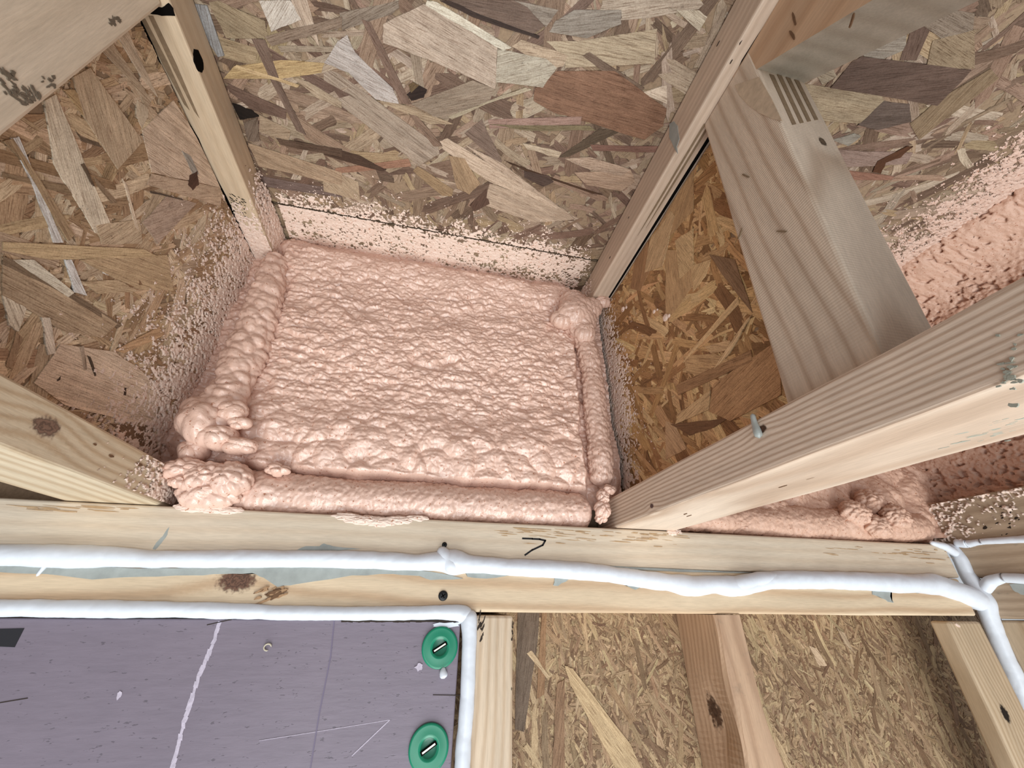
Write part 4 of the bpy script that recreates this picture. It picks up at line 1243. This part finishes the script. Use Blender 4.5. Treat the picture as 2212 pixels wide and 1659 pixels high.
# ---- foam of the right bay
fr = empty('spray_foam_fill', (.6, .54, ZP), 'darker pink spray foam filling the far right joist bay', 'spray foam')
cell = .0016
n, m = int(.53 / cell), int(.44 / cell)
a, b = np.meshgrid(np.linspace(.34, .87, n), np.linspace(.100, ZT - .001, m), indexing='ij')
h = (fbm(a * 20, b * 20, 15, 3) - .5) * .02 + lumps(a, b, .035, .04, 33, .5) * .014 + lumps(a, b, .010, .008, 34, .4) * .003 + (fbm(a * 500, b * 500, 14, 2) - .5) * .002
P = np.stack([a, YF - h, b], -1)
sheet('infill', P[::-1], np.ones((n - 1, m - 1), bool), [M_foam2], fr)
roll('bottom_roll', [(.345, .52, .112), (.45, .52, .112), (.56, .518, .113), (.66, .516, .113), (.75, .516, .115), (.82, .52, .118)], [.020, .021, .022, .022, .023, .022], [M_foam2], fr, 171, fold=.001, foldlen=.05, lump=.003, lsz=.012, fine=.0012, flat=rest)
blob('corner_lump', [(at(1850, 1110, 1, .492), .020, (1.1, .8, 1)), (at(1880, 1085, 1, .50), .018, (1.1, 1, 1)), (at(1935, 1118, 1, .480), .017, (1.3, .9, .9)), (at(1895, 1138, 1, .490), .016, (1.2, .9, .9)), (at(1925, 1105, 1, .486), .012, (1, 1, 1))], fr, 191, M_foam2, lump=.006, lsz=.007, fine=.0014)
cell = .0016
n, m = int(.86 / cell), int(.40 / cell)
a, b = np.meshgrid(np.linspace(-.3, .56, n), np.linspace(.148, ZT - .0005, m), indexing='ij')
h = (fbm(a * 12, b * 12, 25, 3) - .5) * .02 + lumps(a, b, .012, .010, 44, .5) * .0018 + (fbm(a * 300, b * 300, 24, 3) - .5) * .005
h -= .007 * sstep(.62, .74, fbm(a * 130, b * 170, 26, 2))
h += sstep(.45, ZT, b) ** 2 * .075 + sstep(.49, .54, a) * .01
P = np.stack([.873 - h, a, b], -1)
sheet('side_infill', P, np.ones((n - 1, m - 1), bool), [M_foam2], fr)

# ================================================================ OVERSPRAY
def ceil_d(a, b):
    edge = .452 + (fbm(a * 22, b * 6, 77, 3) - .5) * .03 - .012 * sstep(-.05, -.29, a) * 0
    d = sstep(-.055, .012, b - edge)
    d = d ** 2.2 * .84 + .02 * sstep(-.10, -.03, b - edge)
    # thin patch and dark spots near the foam and towards the right joist
    d = d - .30 * sstep(.02, .20, a) * sstep(.035, .055, b - edge) - .75 * sstep(.225, .245, a)
    d = d - .22 * np.exp(-((b - .502 + .0) / .006) ** 2) * (fbm(a * 40, b * 40, 78, 2) > .45)
    return np.clip(d, 0, .97) * (b < .535)


def right_d(a, b):
    edge = .735 + (fbm(a * 12, b * 12, 97, 3) - .5) * .05
    d = sstep(-.085, .06, a - edge)
    return np.clip(d ** 1.5 * .86 + .02 * sstep(-.12, -.05, a - edge), 0, .97)


parts = [film((2, ZT - .0012), (-.285, .37), (.247, SEAM), -1, ceil_d, .0006, .0015, 1),
         film((2, ZT - .0008), (-.285, SEAM + .003), (.247, .535), -1, ceil_d, .0006, .0014, 2)]
v, f = join(parts)
tag(mesh_obj('foam_overspray', v, f, [M_film], None, True), 'speckled pink overspray on the deck above the middle bay foam', 'overspray', None, 'stuff')
v, f = film((2, ZT - .0012), (.60, -.15), (.90, .44), -1, right_d, .0009, .0022, 5)
tag(mesh_obj('foam_overspray', v, f, [foam_mat('coarse_overspray_shaded', (214, 184, 168), .5, .3, .5)], None, True), 'coarse pink overspray on the deck at the far upper right', 'overspray', None, 'stuff')  # overspray pink darkened to carry the far bay's shade in its colour


def left_d(a, b):   # a = Y, b = Z on the left web panel
    e = .435 + .05 * sstep(.30, .14, b) * -.2 + (fbm(a * 18, b * 18, 87, 3) - .5) * .04
    d = sstep(-.10, .085, a - e) ** 2.1 * .84 + .015 * sstep(-.13, -.05, a - e)
    return np.clip(d, 0, .95)


def right2_d(a, b):
    e = .500 - .03 * np.exp(-((b - .32) / .10) ** 2) + (fbm(a * 18, b * 18, 88, 3) - .5) * .03
    d = sstep(-.05, .035, a - e) ** 2 * .8 + .02 * sstep(-.10, -.03, a - e)
    return np.clip(d, 0, .9)


def fl_d(a, b):
    e = .452 + (fbm(a * 30, b * 30, 89, 3) - .5) * .03
    return np.clip(sstep(-.04, .03, a - e) ** 1.5 * .8 + .01 * sstep(-.09, -.03, a - e), 0, .9)


def tfl_u(a, b):    # a = X, b = Y under the left upper flange
    e = .425 + (fbm(a * 20, b * 20, 90, 3) - .5) * .02
    return np.clip(sstep(-.03, .05, b - e) ** 1.3 * .97, 0, .97)


def tfl_s(a, b):    # a = Y, b = Z side of left upper flange
    e = .42 + (fbm(a * 20, b * 20, 91, 3) - .5) * .02
    return np.clip(sstep(-.07, .05, a - e) ** 1.6 * .98, 0, .97)


def tfr_s(a, b):
    e = .50 + (fbm(a * 20, b * 20, 92, 3) - .5) * .02
    return np.clip(sstep(-.05, .03, a - e) ** 2.2 * .9 + .004, 0, .95)


v, f = join([film((0, -.3238), (.28, Z1), (.535, ZB - .004), 1, left_d, .0007, .0015, 11),
             film((0, XL + .0002), (.30, ZP + .004), (.53, Z1 - .002), 1, fl_d, .0007, .0014, 12)])
tag(mesh_obj('foam_overspray', v, f, [M_film], None, True), 'pink overspray on the left web panel and lower flange', 'overspray', None, 'stuff')
v, f = join([film((2, ZB - .0002), (-.3235, .34), (XL - .002, .53), -1, tfl_u, .0008, .0014, 13),
             film((0, XL - .0045), (.28, ZB + .002), (.53, ZT - .003), 1, tfl_s, .0008, .0018, 14)])
tag(mesh_obj('foam_overspray', v, f, [M_film], None, True), 'pink overspray on the end of the left upper flange', 'overspray', None, 'stuff')
v, f = join([film((0, .2818), (.36, Z1), (.545, ZB - .004), -1, right2_d, .00065, .0011, 15),
             film((0, XR - .0002), (.38, ZB + .002), (.53, ZT - .003), -1, tfr_s, .0008, .0014, 16)])
tag(mesh_obj('foam_overspray', v, f, [M_film], None, True), 'fine pink overspray on the right web panel and upper flange', 'overspray', None, 'stuff')


def beam_d(a, b):
    return np.clip(.10 + .35 * sstep(.125, .155, b) + .5 * sstep(.45, .53, a) - .2 * sstep(.12, .09, b) + (fbm(a * 25, b * 25, 93, 3) - .5) * .35, 0, .8)


v, f = film((0, XW - .0002), (.25, .095), (.545, .153), -1, beam_d, .0012, .003, 17)
tag(mesh_obj('foam_overspray', v, f, [M_film], None, True), 'pale foam flecks on the beam at the right edge', 'overspray', None, 'stuff')

finish()
